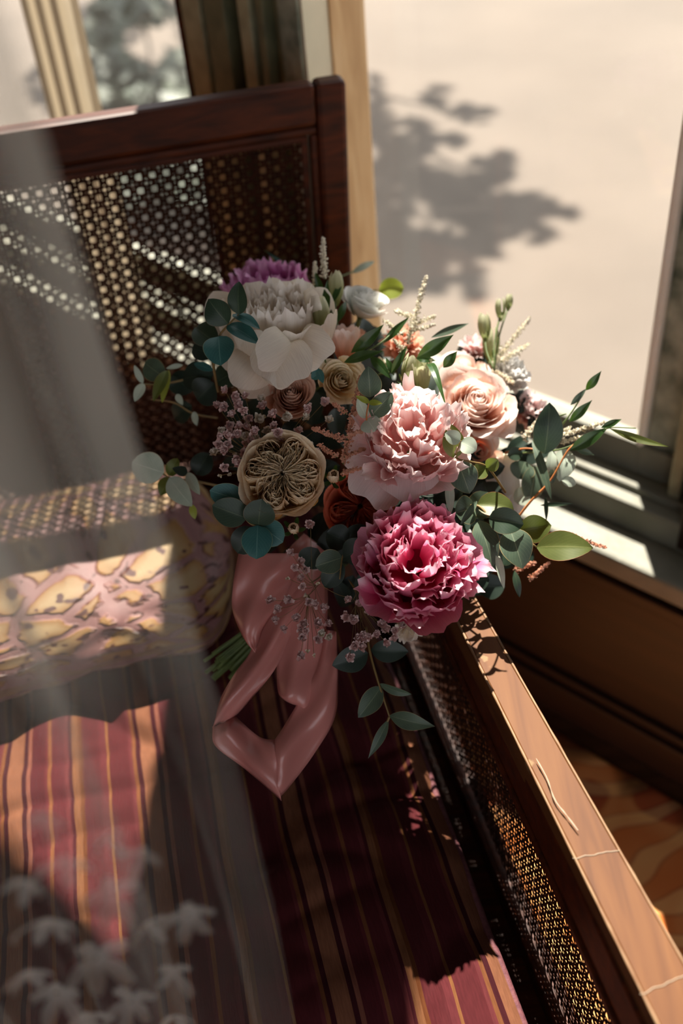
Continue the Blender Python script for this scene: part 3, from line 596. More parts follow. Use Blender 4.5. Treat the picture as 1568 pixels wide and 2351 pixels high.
for i in range(30):
    q = i / 30; th = i * 2.4; f.pet(petal(8, 9, R * .7, R * .2, 1.3, 1.8 + g.uniform(-.3, .3), 0, 0, 0, R * .2, R * .06, 5, 760 + i, .15, .3), 'creamin', 'ruffled_petal', (R * .55 * q ** .5 * math.cos(th), R * .55 * q ** .5 * math.sin(th), -R * .1), rx(g.uniform(-.2, .2), 0, th))
def guard(px0, py0, px1, py1, d0, d1, w, mat, bend=.25, par=None, seed=0, side=0, ns=13):
    """a loose outer petal laid from base to tip"""
    A, B = P(px0, py0, d0), P(px1, py1, d1); ax = B - A; Ln = np.linalg.norm(ax); ax = ax / Ln; nrm = CPOS - (A + B) / 2; nrm = nrm / np.linalg.norm(nrm); nrm = nrm - ax * (nrm @ ax); nrm /= np.linalg.norm(nrm); sd = np.cross(ax, nrm)
    W = w * d0 / FPX; g = random.Random(seed + 5); k1, k2 = g.uniform(0, 6), g.uniform(0, 6); t = np.linspace(0, 1, 14)[:, None]; s = np.linspace(-1, 1, ns)[None, :]
    T = t * (1 - .35 * np.abs(s) ** 3 - .04 * np.sin(s * 4 + k1)); wv = W * (.25 + .75 * np.sin(math.pi * (.06 + .60 * T)) ** .9)
    h = Ln * bend * np.sin(T * math.pi) * .6 - W * .45 * s ** 2 * T + W * .10 * np.sin(s * 4 + k2) * T ** 2
    V = A + (ax * (T * Ln)[..., None] + sd * ((s * wv + side * W * T ** 2)[..., None]) + nrm * h[..., None]); V = V.reshape(-1, 3)
    U = np.stack([np.broadcast_to((s + 1) / 2, T.shape), T], -1).reshape(-1, 2)
    return mesh('guard_petal', V, grid_faces(14, ns), PM[mat], par, uv=U)
for a in [(640, 800, 590, 830, .93, .86, 50, .5), (640, 800, 680, 878, .93, .865, 62, .35), (650, 790, 620, 880, .93, .87, 60, .3), (690, 790, 755, 820, .94, .89, 55, .5), (600, 810, 545, 885, .95, .90, 55, .3), (560, 700, 470, 720, .97, .97, 45, .4), (700, 700, 735, 690, .96, .93, 34, .3), (600, 830, 560, 900, .95, .91, 60, .2), (560, 720, 520, 840, .97, .93, 60, .3)]:
    guard(*a[:7], 'cream', a[7], f.o, int(a[2]))
f = Flower('peony', 618, 672, 1.06, 118, (-.1, .75, .55), 'lilac pink peony behind the cream one'); peony(f, 'lilac', 'lilac', seed=8, nruf=40, ng=7, ncup=8, lowring=0)
# drooping guard petals under the blush peony
f2 = Flower('loose_peony_petals', 900, 1080, .885, 60, (0, -.3, 1), 'mauve shaded lower petals of the blush peony')
for a in [(900, 1060, 835, 1150, .90, .865, 66, .3), (930, 1060, 925, 1145, .89, .855, 60, .3), (960, 1060, 965, 1130, .89, .86, 50, .3), (880, 1030, 800, 1075, .90, .875, 60, .3), (990, 1040, 1020, 1100, .89, .87, 45, .3)]:
    guard(*a[:7], 'blush', a[7], f2.o, int(a[2]))
f = Flower('garden_rose', 648, 1092, .868, 99, (.05, .22, 1), 'buff quartered garden rose'); quartered_rose(f, 'buff'); radial_sheets(f, 'buff', 60)
f = Flower('rose', 668, 905, .925, 66, (.02, .35, 1), 'dusty peach rose'); spiral_rose(f, 'dusty', 28, 3, 1.1)
f = Flower('rose', 783, 872, .935, 60, (.25, .1, 1), 'pale yellow rose with an amber heart'); spiral_rose(f, 'yellow', 24, 4, 1.0)
f = Flower('rose', 838, 690, 1.02, 62, (.25, .75, .6), 'white rose at the top'); spiral_rose(f, 'white', 24, 5, 1.2)
f = Flower('rose', 1092, 925, .965, 98, (.12, .42, 1), 'open blush rose in full sun'); spiral_rose(f, 'rose', 36, 6, 1.0, .45, 2.2)
f = Flower('rose', 1100, 1035, .985, 60, (.1, -.3, 1)); spiral_rose(f, 'rose', 12, 7, 1.0, .5)
f = Flower('rose', 826, 1165, .925, 82, (.05, .15, 1), 'deep coral rose in the shade'); quartered_rose(f, 'coral', 9)
f = Flower('rose', 1065, 850, 1.01, 60, (0, .6, .8)); spiral_rose(f, 'rose', 14, 17, 1.0, .5)
f = Flower('ruffled_bloom', 925, 795, 1.03, 62, (.1, .5, .8), 'peach ruffled bloom'); ruffle_ball(f, 'peach', 32, 3)
f = Flower('ruffled_bloom', 1165, 865, 1.04, 62, (.3, .5, .7), 'white ruffled bloom'); ruffle_ball(f, 'carn', 32, 4)
f = Flower('ruffled_bloom', 1208, 945, 1.05, 62, (.4, .2, .8), 'pale pink ruffled bloom'); ruffle_ball(f, 'blush', 32, 5)
f = Flower('ruffled_bloom', 1088, 805, 1.07, 48, (.1, .7, .6), 'blush ruffled bloom at the back'); ruffle_ball(f, 'blush', 24, 6)
f = Flower('ruffled_bloom', 1030, 990, .95, 60, (.3, 0, 1)); ruffle_ball(f, 'carn', 22, 8)
f = Flower('ruffled_bloom', 935, 1440, .90, 48, (0, -.5, .8), 'cream bloom under the pink peony'); ruffle_ball(f, 'cream', 16, 7)
f = Flower('lisianthus', 792, 790, .965, 44, (0, .95, .35), 'peach lisianthus cup')
for i in range(7): f.pet(petal(11, 11, f.rad * 2.1, f.rad * .62, .9, 1.75, f.rad * .1, -f.rad, i * 2.4, f.rad * .75, f.rad * .07, 4, 900 + i, .06, .5), 'rose')
f = Flower('lisianthus', 965, 862, .93, 46, (-.1, .9, .45), 'green white half open lisianthus')
for i in range(9): f.pet(petal(10, 9, f.rad * 1.9, f.rad * .42, 1.0, 1.75, f.rad * .1, -f.rad, i * 2.4, f.rad * .5, f.rad * .12, 5, 920 + i, .12, .5), 'green')
f = Flower('lisianthus', 815, 780, 1.0, 30, (.2, .9, .35)); 
for i in range(5): f.pet(petal(9, 9, f.rad * 2, f.rad * .55, .9, 1.7, f.rad * .1, -f.rad, i * 2.4, f.rad * .6, f.rad * .1, 4, 940 + i, .06, .5), 'peach')
for a in [(738, 722, .945, 24, (-.1, .97, .3), 'green', 2.1), (772, 658, 1.0, 20, (0, .97, .3), 'green', 2.2), (938, 846, .925, 20, (.2, .95, .3), 'green', 2.0), (1112, 748, 1.02, 15, (-.1, 1, .2), 'green', 2.5), (1149, 708, 1.03, 11, (-.05, 1, .2), 'green', 2.7), (1169, 692, 1.04, 9.5, (.1, 1, .2), 'green', 2.3), (1128, 790, 1.04, 22, (0, 1, .2), 'green', 2.2)]:
    f = bud(*a[:6], 'closed green lisianthus bud', a[6], 'lisianthus_bud', 6, int(a[0]))
    m = MB(); e_ = P(1135 if a[0] > 1100 else a[0] + 10, 850 if a[0] > 1100 else a[1] + 110, a[2] - .02); s0 = f.c - f.R @ np.array([0, 0, f.rad * 1.1])
    m.tube(smooth_path([s0, s0 * .5 + e_ * .5 - CV(.6, 0, 0) * .003, e_], 9), .0009, 6); m.build('bud_stem', M['stemgreen'], f.o, smooth=True)
for a in [(765, 1094, .875, 27, (.1, .3, 1)), (674, 1213, .872, 25, (0, .2, 1)), (930, 868, .93, 18, (0, .6, .8))]:
    f = bud(*a[:5], 'buff', 'small buff rose bud', 1.0, 'rose_bud', 9, int(a[0]))
    for k in range(7): f.pet(wrap(8, 9, f.rad * (.2 + .075 * k), f.rad * (1.35 - .07 * k), 2.6, k * 2.2, -f.rad * .6, f.rad * .03, f.rad * .04, k, .3, 0, .75 - .05 * k), 'buff')
    for k in range(5):
        V, F, U = petal(7, 5, f.rad * 1.5, f.rad * .22, .4, 1.3, f.rad * .1, -f.rad * 1.1, k * 1.257, f.rad, 0, 1, k, 0); V = V @ f.R.T + f.c
        mesh('sepal', V, F, LM['ruscus'], f.o, uv=U)
# lower hanging cream cluster on the right
f = Flower('hanging_bloom', 1165, 1090, .99, 50, (.2, -.3, .9), 'cream hanging bloom in sunlight')
for a in [(1160, 1050, 1150, 1150, 1.0, .985, 30, .2), (1170, 1040, 1180, 1140, .99, .975, 26, .2), (1175, 1060, 1190, 1185, 1.0, .985, 22, .2), (1150, 1040, 1135, 1120, 1.0, .98, 26, .2)]: guard(*a[:7], 'carn', a[7], f.o, int(a[3]), 0, 17)
# lilac petals peeping at the left
# ---- leaves
def leaf_geo(A, B, W, nrm, shape, fold=.25, arch=.1, roll=0, seed=0):
    ax = B - A; Ln = np.linalg.norm(ax); ax = ax / Ln; nrm = nrm - ax * (nrm @ ax); nrm /= np.linalg.norm(nrm); sd = np.cross(ax, nrm)
    if roll: nrm, sd = nrm * math.cos(roll) + sd * math.sin(roll), sd * math.cos(roll) - nrm * math.sin(roll)
    nt, ns = 13, 9; t = np.linspace(0, 1, nt)[:, None]; s = np.linspace(-1, 1, ns)[None, :]
    if shape == 'round': prof = np.clip(np.sin(math.pi * np.clip(t, 0, 1) ** .92), 0, 1) ** .55
    elif shape == 'oval': prof = np.clip(np.sin(math.pi * t ** .85), 0, 1) ** .75
    else: prof = np.clip(np.sin(math.pi * t ** .8), 0, 1) ** 1.15
    prof = np.maximum(prof, .04 * (1 - t)); g = random.Random(seed)
    h = np.abs(s) * prof * W * fold + Ln * arch * np.sin(t * math.pi) * np.ones_like(s) + W * .05 * np.sin(t * 7 + g.uniform(0, 6)) * s
    V = A + ax * (t * Ln * np.ones_like(s))[..., None] + sd * (s * prof * W)[..., None] + nrm * h[..., None]
    U = np.stack([(s * np.ones_like(t) + 1) / 2, t * np.ones_like(s)], -1)
    return V.reshape(-1, 3), grid_faces(nt, ns), U.reshape(-1, 2)
def leaf(px0, py0, px1, py1, d0, d1, w, mat, par, shape='round', fold=.2, arch=.08, roll=0, tx=0, ty=0):
    A, B = P(px0, py0, d0), P(px1, py1, d1); n = CV(tx, ty, 1); SEED[0] += 1
    V, F, U = leaf_geo(A, B, w * d0 / FPX, n, shape, fold, arch, roll, SEED[0]); return mesh('leaf', V, F, LM[mat], par, A, U)
def sprig(name, pts, rad, mat, leaves, label=None, shape='round'):
    m = MB(); 
    for q in pts: m.tube(smooth_path([P(*p) for p in q], 6 + 5 * len(q)), np.linspace(rad, rad * .6, 6 + 5 * len(q)), 6)
    o = m.build(name, M[mat], bouquet, smooth=True)
    if label: o['label'] = label
    for a in leaves:
        kw = a[8] if len(a) > 8 else {}; leaf(*a[:8], o, kw.get('shape', shape), kw.get('fold', .2), kw.get('arch', .08), kw.get('roll', 0), kw.get('tx', 0), kw.get('ty', 0))
    return o
E_ = 'eucalyptus_sprig'
sprig(E_, [[(500, 900, .95), (490, 830, .93), (502, 775, .91), (525, 745, .90), (548, 722, .895)]], .0013, 'stem', [
    (549, 722, 549, 646, .895, .885, 25, 'dark', dict(shape='oval', tx=-.3)), (524, 744, 478, 686, .90, .895, 33, 'dark', dict(shape='oval', fold=.3, tx=-.4)), (534, 722, 597, 756, .90, .88, 15, 'teal', dict(shape='oval', ty=.7)),
    (522, 746, 595, 790, .90, .88, 22, 'teal', dict(shape='oval', ty=.5)), (502, 772, 507, 840, .905, .895, 36, 'teal', dict(fold=.3)),
    (498, 790, 448, 752, .93, .95, 30, 'dark'), (492, 815, 440, 800, .94, .95, 22, 'black'), (495, 800, 530, 770, .94, .95, 30, 'teal'), (490, 850, 445, 835, .94, .95, 10, 'teal', dict(shape='oval')), (490, 860, 420, 870, .95, .97, 34, 'black'), (492, 880, 452, 918, .95, .96, 36, 'black'), (494, 880, 545, 850, .95, .96, 28, 'dark')], 'eucalyptus sprig left of the cream peony')
sprig(E_, [[(500, 960, 1.0), (445, 950, 1.0), (400, 925, 1.0), (347, 917, 1.0)], [(430, 870, .99), (395, 878, .99), (356, 883, .985), (328, 882, .98)]], .0013, 'stem', [
    (380, 868, 332, 832, .99, 1.0, 27, 'mid', dict(tx=-.3)), (330, 880, 309, 922, .98, .975, 12, 'pale', dict(shape='oval')), (328, 880, 308, 838, .98, .975, 8, 'pale', dict(shape='oval')), (384, 850, 352, 922, .985, .975, 14, 'olive', dict(shape='oval', fold=.4)),
    (388, 850, 372, 925, .99, .98, 10, 'lime', dict(shape='oval')), (420, 838, 381, 846, .98, .98, 6, 'pale', dict(shape='oval')), (445, 945, 452, 978, .99, .985, 8, 'pale', dict(shape='oval')), (405, 905, 420, 930, .985, .98, 8, 'pale', dict(shape='oval')), (440, 900, 395, 860, .99, 1.0, 30, 'black'), (440, 930, 400, 960, 1.0, 1.02, 26, 'black')], 'small sunlit eucalyptus sprig at far left')
sprig(E_, [[(520, 1120, .98), (450, 1105, .97), (392, 1097, .96), (365, 1080, .955)]], .0014, 'stem', [
    (376, 1085, 302, 1062, .955, .95, 37, 'pale', dict(fold=.05)), (388, 1097, 441, 1163, .955, .94, 26, 'pale', dict(shape='oval', fold=.1)), (430, 1085, 459, 1136, .96, .95, 13, 'pale', dict(shape='oval')), (390, 1095, 368, 1138, .965, .96, 17, 'olive', dict(shape='oval')), (388, 1092, 408, 1052, .965, .96, 16, 'olive'), (440, 1158, 448, 1192, .95, .95, 9, 'lime', dict(shape='oval')), (430, 1085, 395, 1075, .955, .94, 12, 'black', dict(shape='oval')), (450, 1090, 480, 1040, .97, .97, 26, 'black')], 'pale silver eucalyptus sprig at lower left')
sprig(E_, [[(680, 1170, .92), (640, 1190, .88), (593, 1208, .86), (564, 1190, .862), (560, 1152, .87)]], .0012, 'stem', [
    (564, 1152, 481, 1126, .872, .865, 30, 'teal', dict(fold=.1)), (567, 1190, 487, 1160, .862, .855, 34, 'dark', dict(fold=.15)), (593, 1208, 600, 1145, .86, .85, 37, 'dark', dict(fold=.1)), (592, 1206, 589, 1284, .858, .85, 36, 'teal', dict(fold=.1)), (598, 1206, 650, 1245, .862, .86, 32, 'teal', dict(fold=.1)), (580, 1210, 545, 1270, .875, .88, 32, 'black')], 'dark round eucalyptus sprig below the buff rose')
sprig(E_, [[(830, 1220, .93), (800, 1262, .90), (786, 1280, .885), (780, 1330, .88)]], .0011, 'stem', [
    (786, 1280, 724, 1300, .885, .88, 28, 'mid', dict(fold=.15)), (788, 1280, 858, 1246, .885, .875, 33, 'black', dict(shape='oval')), (800, 1245, 750, 1222, .90, .90, 32, 'black'), (784, 1290, 745, 1348, .885, .89, 26, 'black'), (790, 1235, 850, 1215, .90, .90, 22, 'black'), (730, 1260, 700, 1300, .90, .91, 30, 'black')])
sprig(E_, [[(862, 1020, .88), (842, 965, .845), (847, 922, .838)]], .001, 'stemred', [
    (850, 912, 845, 841, .845, .835, 28, 'mid', dict(shape='oval', fold=.3)), (846, 924, 878, 926, .838, .83, 7, 'lime', dict(shape='oval')), (848, 924, 816, 909, .838, .83, 7, 'lime', dict(shape='oval')), (852, 955, 901, 902, .845, .835, 24, 'mid', dict(fold=.2)), (842, 962, 862, 990, .845, .84, 26, 'pale', dict(fold=.1)), (842, 960, 820, 915, .85, .84, 14, 'pale', dict(shape='oval'))], 'green eucalyptus sprig over the blush peony')
sprig(E_, [[(1160, 1130, .93), (1120, 1074, .87), (1082, 1060, .855), (1048, 1050, .85), (1058, 1012, .84)]], .0011, 'stem', [
    (1045, 1052, 1033, 972, .85, .845, 26, 'olive', dict(shape='oval', fold=.3)), (1057, 1012, 1021, 995, .84, .835, 17, 'pale'), (1058, 1014, 1094, 1034, .84, .835, 21, 'pale', dict(fold=.1)), (1118, 1073, 1082, 1092, .865, .86, 20, 'olive', dict(fold=.3)), (1118, 1075, 1144, 1056, .865, .86, 17, 'olive', dict(fold=.3)), (1050, 1058, 1078, 1134, .86, .86, 34, 'mid', dict(shape='oval')), (1030, 1100, 1034, 1182, .87, .865, 11, 'pale', dict(shape='oval')), (1040, 1060, 1020, 1100, .87, .88, 22, 'black')], 'silver and olive eucalyptus sprig right of the blush peony')
sprig(E_, [[(1020, 1180, .93), (1090, 1160, .90), (1125, 1187, .89), (1165, 1208, .89), (1232, 1256, .885)], [(1090, 1160, .90), (1060, 1200, .89)]], .0013, 'stem', [
    (1095, 1158, 1180, 1172, .90, .895, 32, 'olive', dict(fold=.3, ty=.5)), (1122, 1189, 1202, 1204, .888, .88, 31, 'dark', dict(fold=.3)), (1170, 1212, 1200, 1306, .888, .88, 38, 'mid', dict(shape='oval', fold=.25)), (1190, 1220, 1266, 1206, .90, .90, 33, 'olive', dict(shape='oval', tx=.3)), (1232, 1256, 1362, 1258, .885, .87, 36, 'olive', dict(shape='oval', fold=.15, ty=.3)),
    (1100, 1195, 1132, 1302, .90, .89, 30, 'mid', dict(shape='oval')), (1090, 1165, 1045, 1178, .905, .90, 34, 'mid'), (1095, 1150, 1056, 1206, .885, .88, 8, 'mid', dict(shape='oval')), (1120, 1130, 1090, 1190, .92, .92, 34, 'mid'), (1140, 1270, 1157, 1352, .89, .885, 9, 'pale', dict(shape='oval')), (1180, 1310, 1193, 1372, .90, .90, 9, 'dark', dict(shape='oval')), (1090, 1230, 1150, 1310, .92, .92, 30, 'dark', dict(shape='oval'))], 'olive eucalyptus sprig right of the pink peony')
sprig(E_, [[(1150, 1240, .97), (1215, 1155, .95), (1262, 1105, .945), (1300, 1040, .94), (1318, 1020, .94)], [(1160, 1040, .97), (1205, 1030, .955), (1248, 1035, .945)]], .0013, 'stemred', [
    (1250, 1042, 1262, 924, .94, .925, 35, 'dark', dict(shape='oval', fold=.2)), (1222, 1010, 1266, 1148, .945, .93, 10, 'mid', dict(shape='oval')), (1252, 1060, 1268, 1110, .95, .95, 20, 'mid', dict(shape='oval')), (1268, 1032, 1260, 1100, .95, .95, 12, 'pale', dict(shape='oval')), (1300, 1030, 1284, 1106, .955, .95, 27, 'pale', dict(shape='oval')), (1240, 1160, 1318, 1156, .95, .94, 5, 'dark', dict(shape='lance')), (1252, 1140, 1254, 1200, .94, .94, 5, 'dark', dict(shape='lance')), (1205, 1060, 1190, 1100, .97, .97, 30, 'mid'), (1230, 1070, 1215, 1150, .97, .97, 28, 'mid'), (1215, 1130, 1180, 1150, .97, .97, 22, 'pale'), (1290, 1100, 1322, 1112, .95, .95, 12, 'pale'), (1200, 1040, 1165, 1045, .96, .96, 16, 'dark'), (1180, 1290, 1150, 1260, .95, .95, 26, 'dark')], 'tall eucalyptus sprig at the right with an orange stem')
sprig(E_, [[(840, 1440, .92), (850, 1500, .90), (868, 1565, .89), (894, 1645, .885)], [(894, 1645, .885), (880, 1680, .885)]], .0013, 'stem', [
    (872, 1570, 945, 1594, .89, .88, 12, 'mid', dict(shape='oval', roll=.5)), (875, 1577, 822, 1648, .89, .88, 24, 'mid', dict(shape='oval', fold=.3)), (894, 1643, 1000, 1668, .885, .87, 21, 'mid', dict(shape='lance')), (892, 1652, 845, 1742, .885, .88, 12, 'mid', dict(shape='lance')), (845, 1500, 762, 1528, .905, .90, 30, 'black', dict(shape='oval')), (852, 1492, 938, 1496, .905, .90, 26, 'black', dict(shape='oval'))], 'drooping eucalyptus sprig hanging below the bouquet')
sprig(E_, [[(800, 700, 1.08), (850, 670, 1.09), (872, 665, 1.1)], [(770, 640, 1.1), (815, 622, 1.12)], [(700, 640, 1.1), (650, 605, 1.12), (608, 575, 1.13)]], .001, 'stemgreen', [
    (870, 666, 927, 662, 1.1, 1.1, 25, 'lime'), (808, 627, 860, 600, 1.12, 1.13, 8, 'pale', dict(shape='oval')), (690, 640, 608, 575, 1.12, 1.13, 5, 'teal', dict(shape='lance')), (740, 850, 715, 870, .90, .90, 12, 'teal'), (730, 848, 742, 880, .90, .895, 9, 'teal', dict(shape='oval'))])
RU = 'ruscus_sprig'
sprig(RU, [[(720, 900, 1.0), (800, 830, .95), (870, 790, .945), (905, 760, .95)], [(870, 860, .95), (900, 850, .93), (930, 800, .92)], [(960, 870, .95), (985, 800, .94)]], .0011, 'stemgreen', [
    (806, 810, 882, 744, .935, .93, 15, 'ruscus', dict(roll=.3)), (790, 832, 880, 806, .93, .925, 12, 'ruscus', dict(arch=.2)), (850, 818, 900, 872, .93, .92, 12, 'ruscus'), (880, 788, 940, 727, .95, .95, 9, 'ruscus'), (958, 820, 1042, 768, .92, .915, 17, 'ruscus', dict(roll=.2)), (990, 775, 1078, 742, .96, .97, 9, 'mid'), (1018, 844, 1050, 806, .925, .92, 12, 'ruscus'), (898, 858, 936, 792, .925, .92, 9, 'ruscus'), (980, 838, 1026, 940, .925, .87, 9, 'ruscus', dict(arch=.25)), (955, 822, 1000, 828, .93, .93, 9, 'ruscus'), (905, 862, 885, 820, .93, .93, 8, 'ruscus'), (745, 740, 752, 640, .96, .97, 10, 'ruscus'), (748, 790, 765, 700, .96, .97, 10, 'ruscus'), (775, 740, 795, 690, .98, .99, 9, 'ruscus'), (760, 700, 788, 640, .99, 1.0, 7, 'ruscus'), (745, 700, 722, 620, .99, 1.0, 9, 'ruscus')], 'glossy dark ruscus at the top', 'lance')
sprig(RU, [[(1200, 1040, .98), (1270, 1035, .95), (1320, 1020, .94), (1392, 984, .93), (1460, 983, .92)], [(1270, 1000, .96), (1310, 950, .95), (1346, 892, .94)], [(1262, 960, .96), (1300, 950, .95)]], .001, 'stemgreen', [
    (1345, 896, 1381, 851, .94, .93, 10, 'ruscus'), (1310, 930, 1348, 890, .945, .94, 7, 'mid'), (1307, 968, 1360, 918, .945, .935, 11, 'ruscus'), (1308, 1034, 1398, 980, .94, .93, 15, 'ruscus'), (1380, 982, 1428, 962, .93, .93, 8, 'ruscus'), (1400, 984, 1538, 1026, .925, .90, 9, 'olive', dict(arch=-.16, shape='lance')), (1320, 1030, 1365, 1045, .95, .95, 8, 'mid')], 'slender ruscus tips reaching the window sill', 'lance')
# dark leaves deep inside the bouquet
o = sprig(E_, [[(860, 1400, 1.0), (840, 1100, 1.03), (900, 900, 1.06)]], .003, 'stemgreen', [], 'deep green leaves inside the bouquet, some added to block sun')
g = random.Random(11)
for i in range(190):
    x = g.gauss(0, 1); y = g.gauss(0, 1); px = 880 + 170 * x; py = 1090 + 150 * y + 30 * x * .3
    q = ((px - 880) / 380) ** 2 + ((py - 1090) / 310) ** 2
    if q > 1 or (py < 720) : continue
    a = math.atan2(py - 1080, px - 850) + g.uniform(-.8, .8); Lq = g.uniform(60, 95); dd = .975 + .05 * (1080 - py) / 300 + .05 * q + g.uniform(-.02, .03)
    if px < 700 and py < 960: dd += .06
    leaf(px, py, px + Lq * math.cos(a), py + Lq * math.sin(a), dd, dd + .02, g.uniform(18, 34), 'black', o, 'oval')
for i in range(110):  # extra hidden leaves added to keep sun off the seat below
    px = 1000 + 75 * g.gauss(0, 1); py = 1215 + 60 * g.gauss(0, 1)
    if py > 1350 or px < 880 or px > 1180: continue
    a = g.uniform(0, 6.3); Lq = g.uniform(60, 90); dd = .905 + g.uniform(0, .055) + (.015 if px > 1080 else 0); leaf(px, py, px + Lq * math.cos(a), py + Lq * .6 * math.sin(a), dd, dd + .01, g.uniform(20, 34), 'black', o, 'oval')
# ---- gypsophila: thin branching stems with one floret object each
def floret_mesh(name, mat, n, seed):
    g = random.Random(seed); m = MB(); R = 1.0
    for i in range(n):
        q = (i + .5) / n; th = i * 2.4; el = 1.5 - 1.55 * q
        V, F, U = petal(4, 5, R * g.uniform(.8, 1.05), R * .42, el - .2, el + .7, 0, -.1, 0, R * .45, R * .12, 6, seed * 9 + i, .22); V = V @ rx(0, 0, th).T; m.add(V, F, U)
    m.tube([(0, 0, -.7), (0, 0, -.3), (0, 0, 0)], [.08, .3, .3], 5)
    me = D.meshes.new(name); me.from_pydata(np.concatenate(m.V).tolist(), [], m.F); me.materials.append(mat); ul = me.uv_layers.new(name='UVMap'); idx = np.zeros(len(me.loops), int); me.loops.foreach_get('vertex_index', idx); ul.data.foreach_set('uv', np.concatenate(m.U)[idx].ravel()); me.polygons.foreach_set('use_smooth', [True] * len(me.polygons)); return me
FM = {'p': [floret_mesh('pink_floret', M['gypp'], 20, 3), floret_mesh('pink_floret', M['gypp'], 17, 4)], 'w': [floret_mesh('white_floret', M['gypw'], 20, 5)], 'b': [floret_mesh('closed_floret', M['gypw'], 5, 6)]}
def gyp(root, pts, label, d0, seed, sz=16):
    g = random.Random(seed); m = MB(); rootp = P(*root); pos = []
    for p in pts:
        dd = d0 + g.uniform(-.018, .022); pos.append((P(p[0], p[1], dd), p, dd))
    hubs = [np.mean([q[0] for q in pos[i::5]], axis=0) * .55 + rootp * .45 for i in range(5)]
    for i, h_ in enumerate(hubs): m.tube(smooth_path([rootp, rootp * .5 + h_ * .5 + np.array([.004, 0, -.004]), h_], 9), .0004, 4)
    for q in pos:
        h_ = min(hubs, key=lambda z: np.linalg.norm(z - q[0])); mid = (h_ + q[0]) / 2 + np.array([0, 0, -.003]); m.tube(smooth_path([h_, mid, q[0]], 8), .00022, 4)
    o = m.build('gypsophila_sprig', M['stem'], bouquet, origin=rootp, smooth=True); o['label'] = label
    for w_, p, dd in pos:
        kd = p[2] if len(p) > 2 else 'p'; me = g.choice(FM[kd]); fo = D.objects.new('floret', me); put(fo, w_, o)
        ax = CV(g.uniform(-.7, .7), g.uniform(-.3, .9), 1); R_ = frame_of(ax, g.uniform(0, 6)); sc_ = sz * dd / FPX * g.uniform(.82, 1.15) * (.6 if kd == 'b' else 1)
        fo.rotation_euler = Matrix(R_.tolist()).to_euler(); fo.scale = (sc_, sc_, sc_)
        if kd == 'w': fo['label'] = 'white floret'
Z1 = lambda x, y, *k: (440 + x / 3.136, 540 + y / 3.136) + k
Z3 = lambda x, y, *k: (440 + x / 3.136, 980 + y / 3.136) + k
Z4 = lambda x, y, *k: (440 + x / 2.8, 1280 + y / 2.8) + k
G1 = [Z1(*a) for a in [(240, 1115), (310, 1160), (385, 1155), (180, 1225), (235, 1240), (500, 1175, 'w'), (370, 1265), (290, 1290), (510, 1230), (480, 1320, 'w'), (525, 1305, 'b'), (585, 1290), (680, 1305, 'w'), (840, 1250), (830, 1310, 'w'), (770, 1405), (620, 1420), (590, 1370), (340, 1370), (395, 1380), (270, 1370), (330, 1430), (390, 1445, 'w'), (455, 1415), (210, 1410, 'w'), (200, 1450), (255, 1440), (465, 1470, 'w'), (440, 1530), (510, 1490), (260, 1510, 'w'), (390, 1500), (850, 1510, 'w'), (160, 1565, 'w'), (185, 1510), (545, 1405, 'w'), (640, 1465), (410, 1320), (330, 1220), (960, 1200), (990, 1330, 'w')]] + \
     [Z3(*a) for a in [(260, 130), (195, 130), (340, 270), (235, 290), (205, 350, 'b'), (275, 345, 'b'), (380, 190), (240, 165), (310, 195, 'b'), (330, 240), (905, 190), (300, 60), (420, 95)]]
gyp((640, 1120, .96), G1, 'pink and white gypsophila left of the roses', .885, 5)
G2 = [Z3(*a) for a in [(700, 1240), (565, 1250), (690, 1090, 'b'), (790, 1090), (800, 1150), (785, 970), (825, 1215, 'b'), (850, 1265), (895, 1275), (960, 1305), (620, 1315), (605, 1390), (665, 1455), (755, 1380), (800, 1420), (790, 1465), (795, 1520), (905, 1415), (985, 1420), (935, 1490, 'w'), (910, 1530), (985, 1510, 'w'), (855, 700), (740, 1010), (715, 905), (820, 1030)]] + [Z4(*a) for a in [(700, 635), (745, 600, 'b'), (787, 630, 'b'), (730, 470)]]
gyp((740, 1290, .93), G2, 'gypsophila hanging over the ribbon', .872, 6)
G3 = [Z3(*a) for a in [(1130, 1245), (1205, 1270), (1275, 1330), (1320, 1330), (1110, 1370), (1165, 1390), (905, 1125, 'b')]] + [Z4(*a) for a in [(1075, 515), (1050, 570), (1090, 575), (1015, 640), (1140, 510), (1190, 495), (1250, 455), (1310, 470), (1300, 515), (1250, 550), (1360, 440), (1110, 505), (1225, 430)]]
gyp((800, 1330, .92), G3, 'gypsophila below the pink peony', .872, 7)
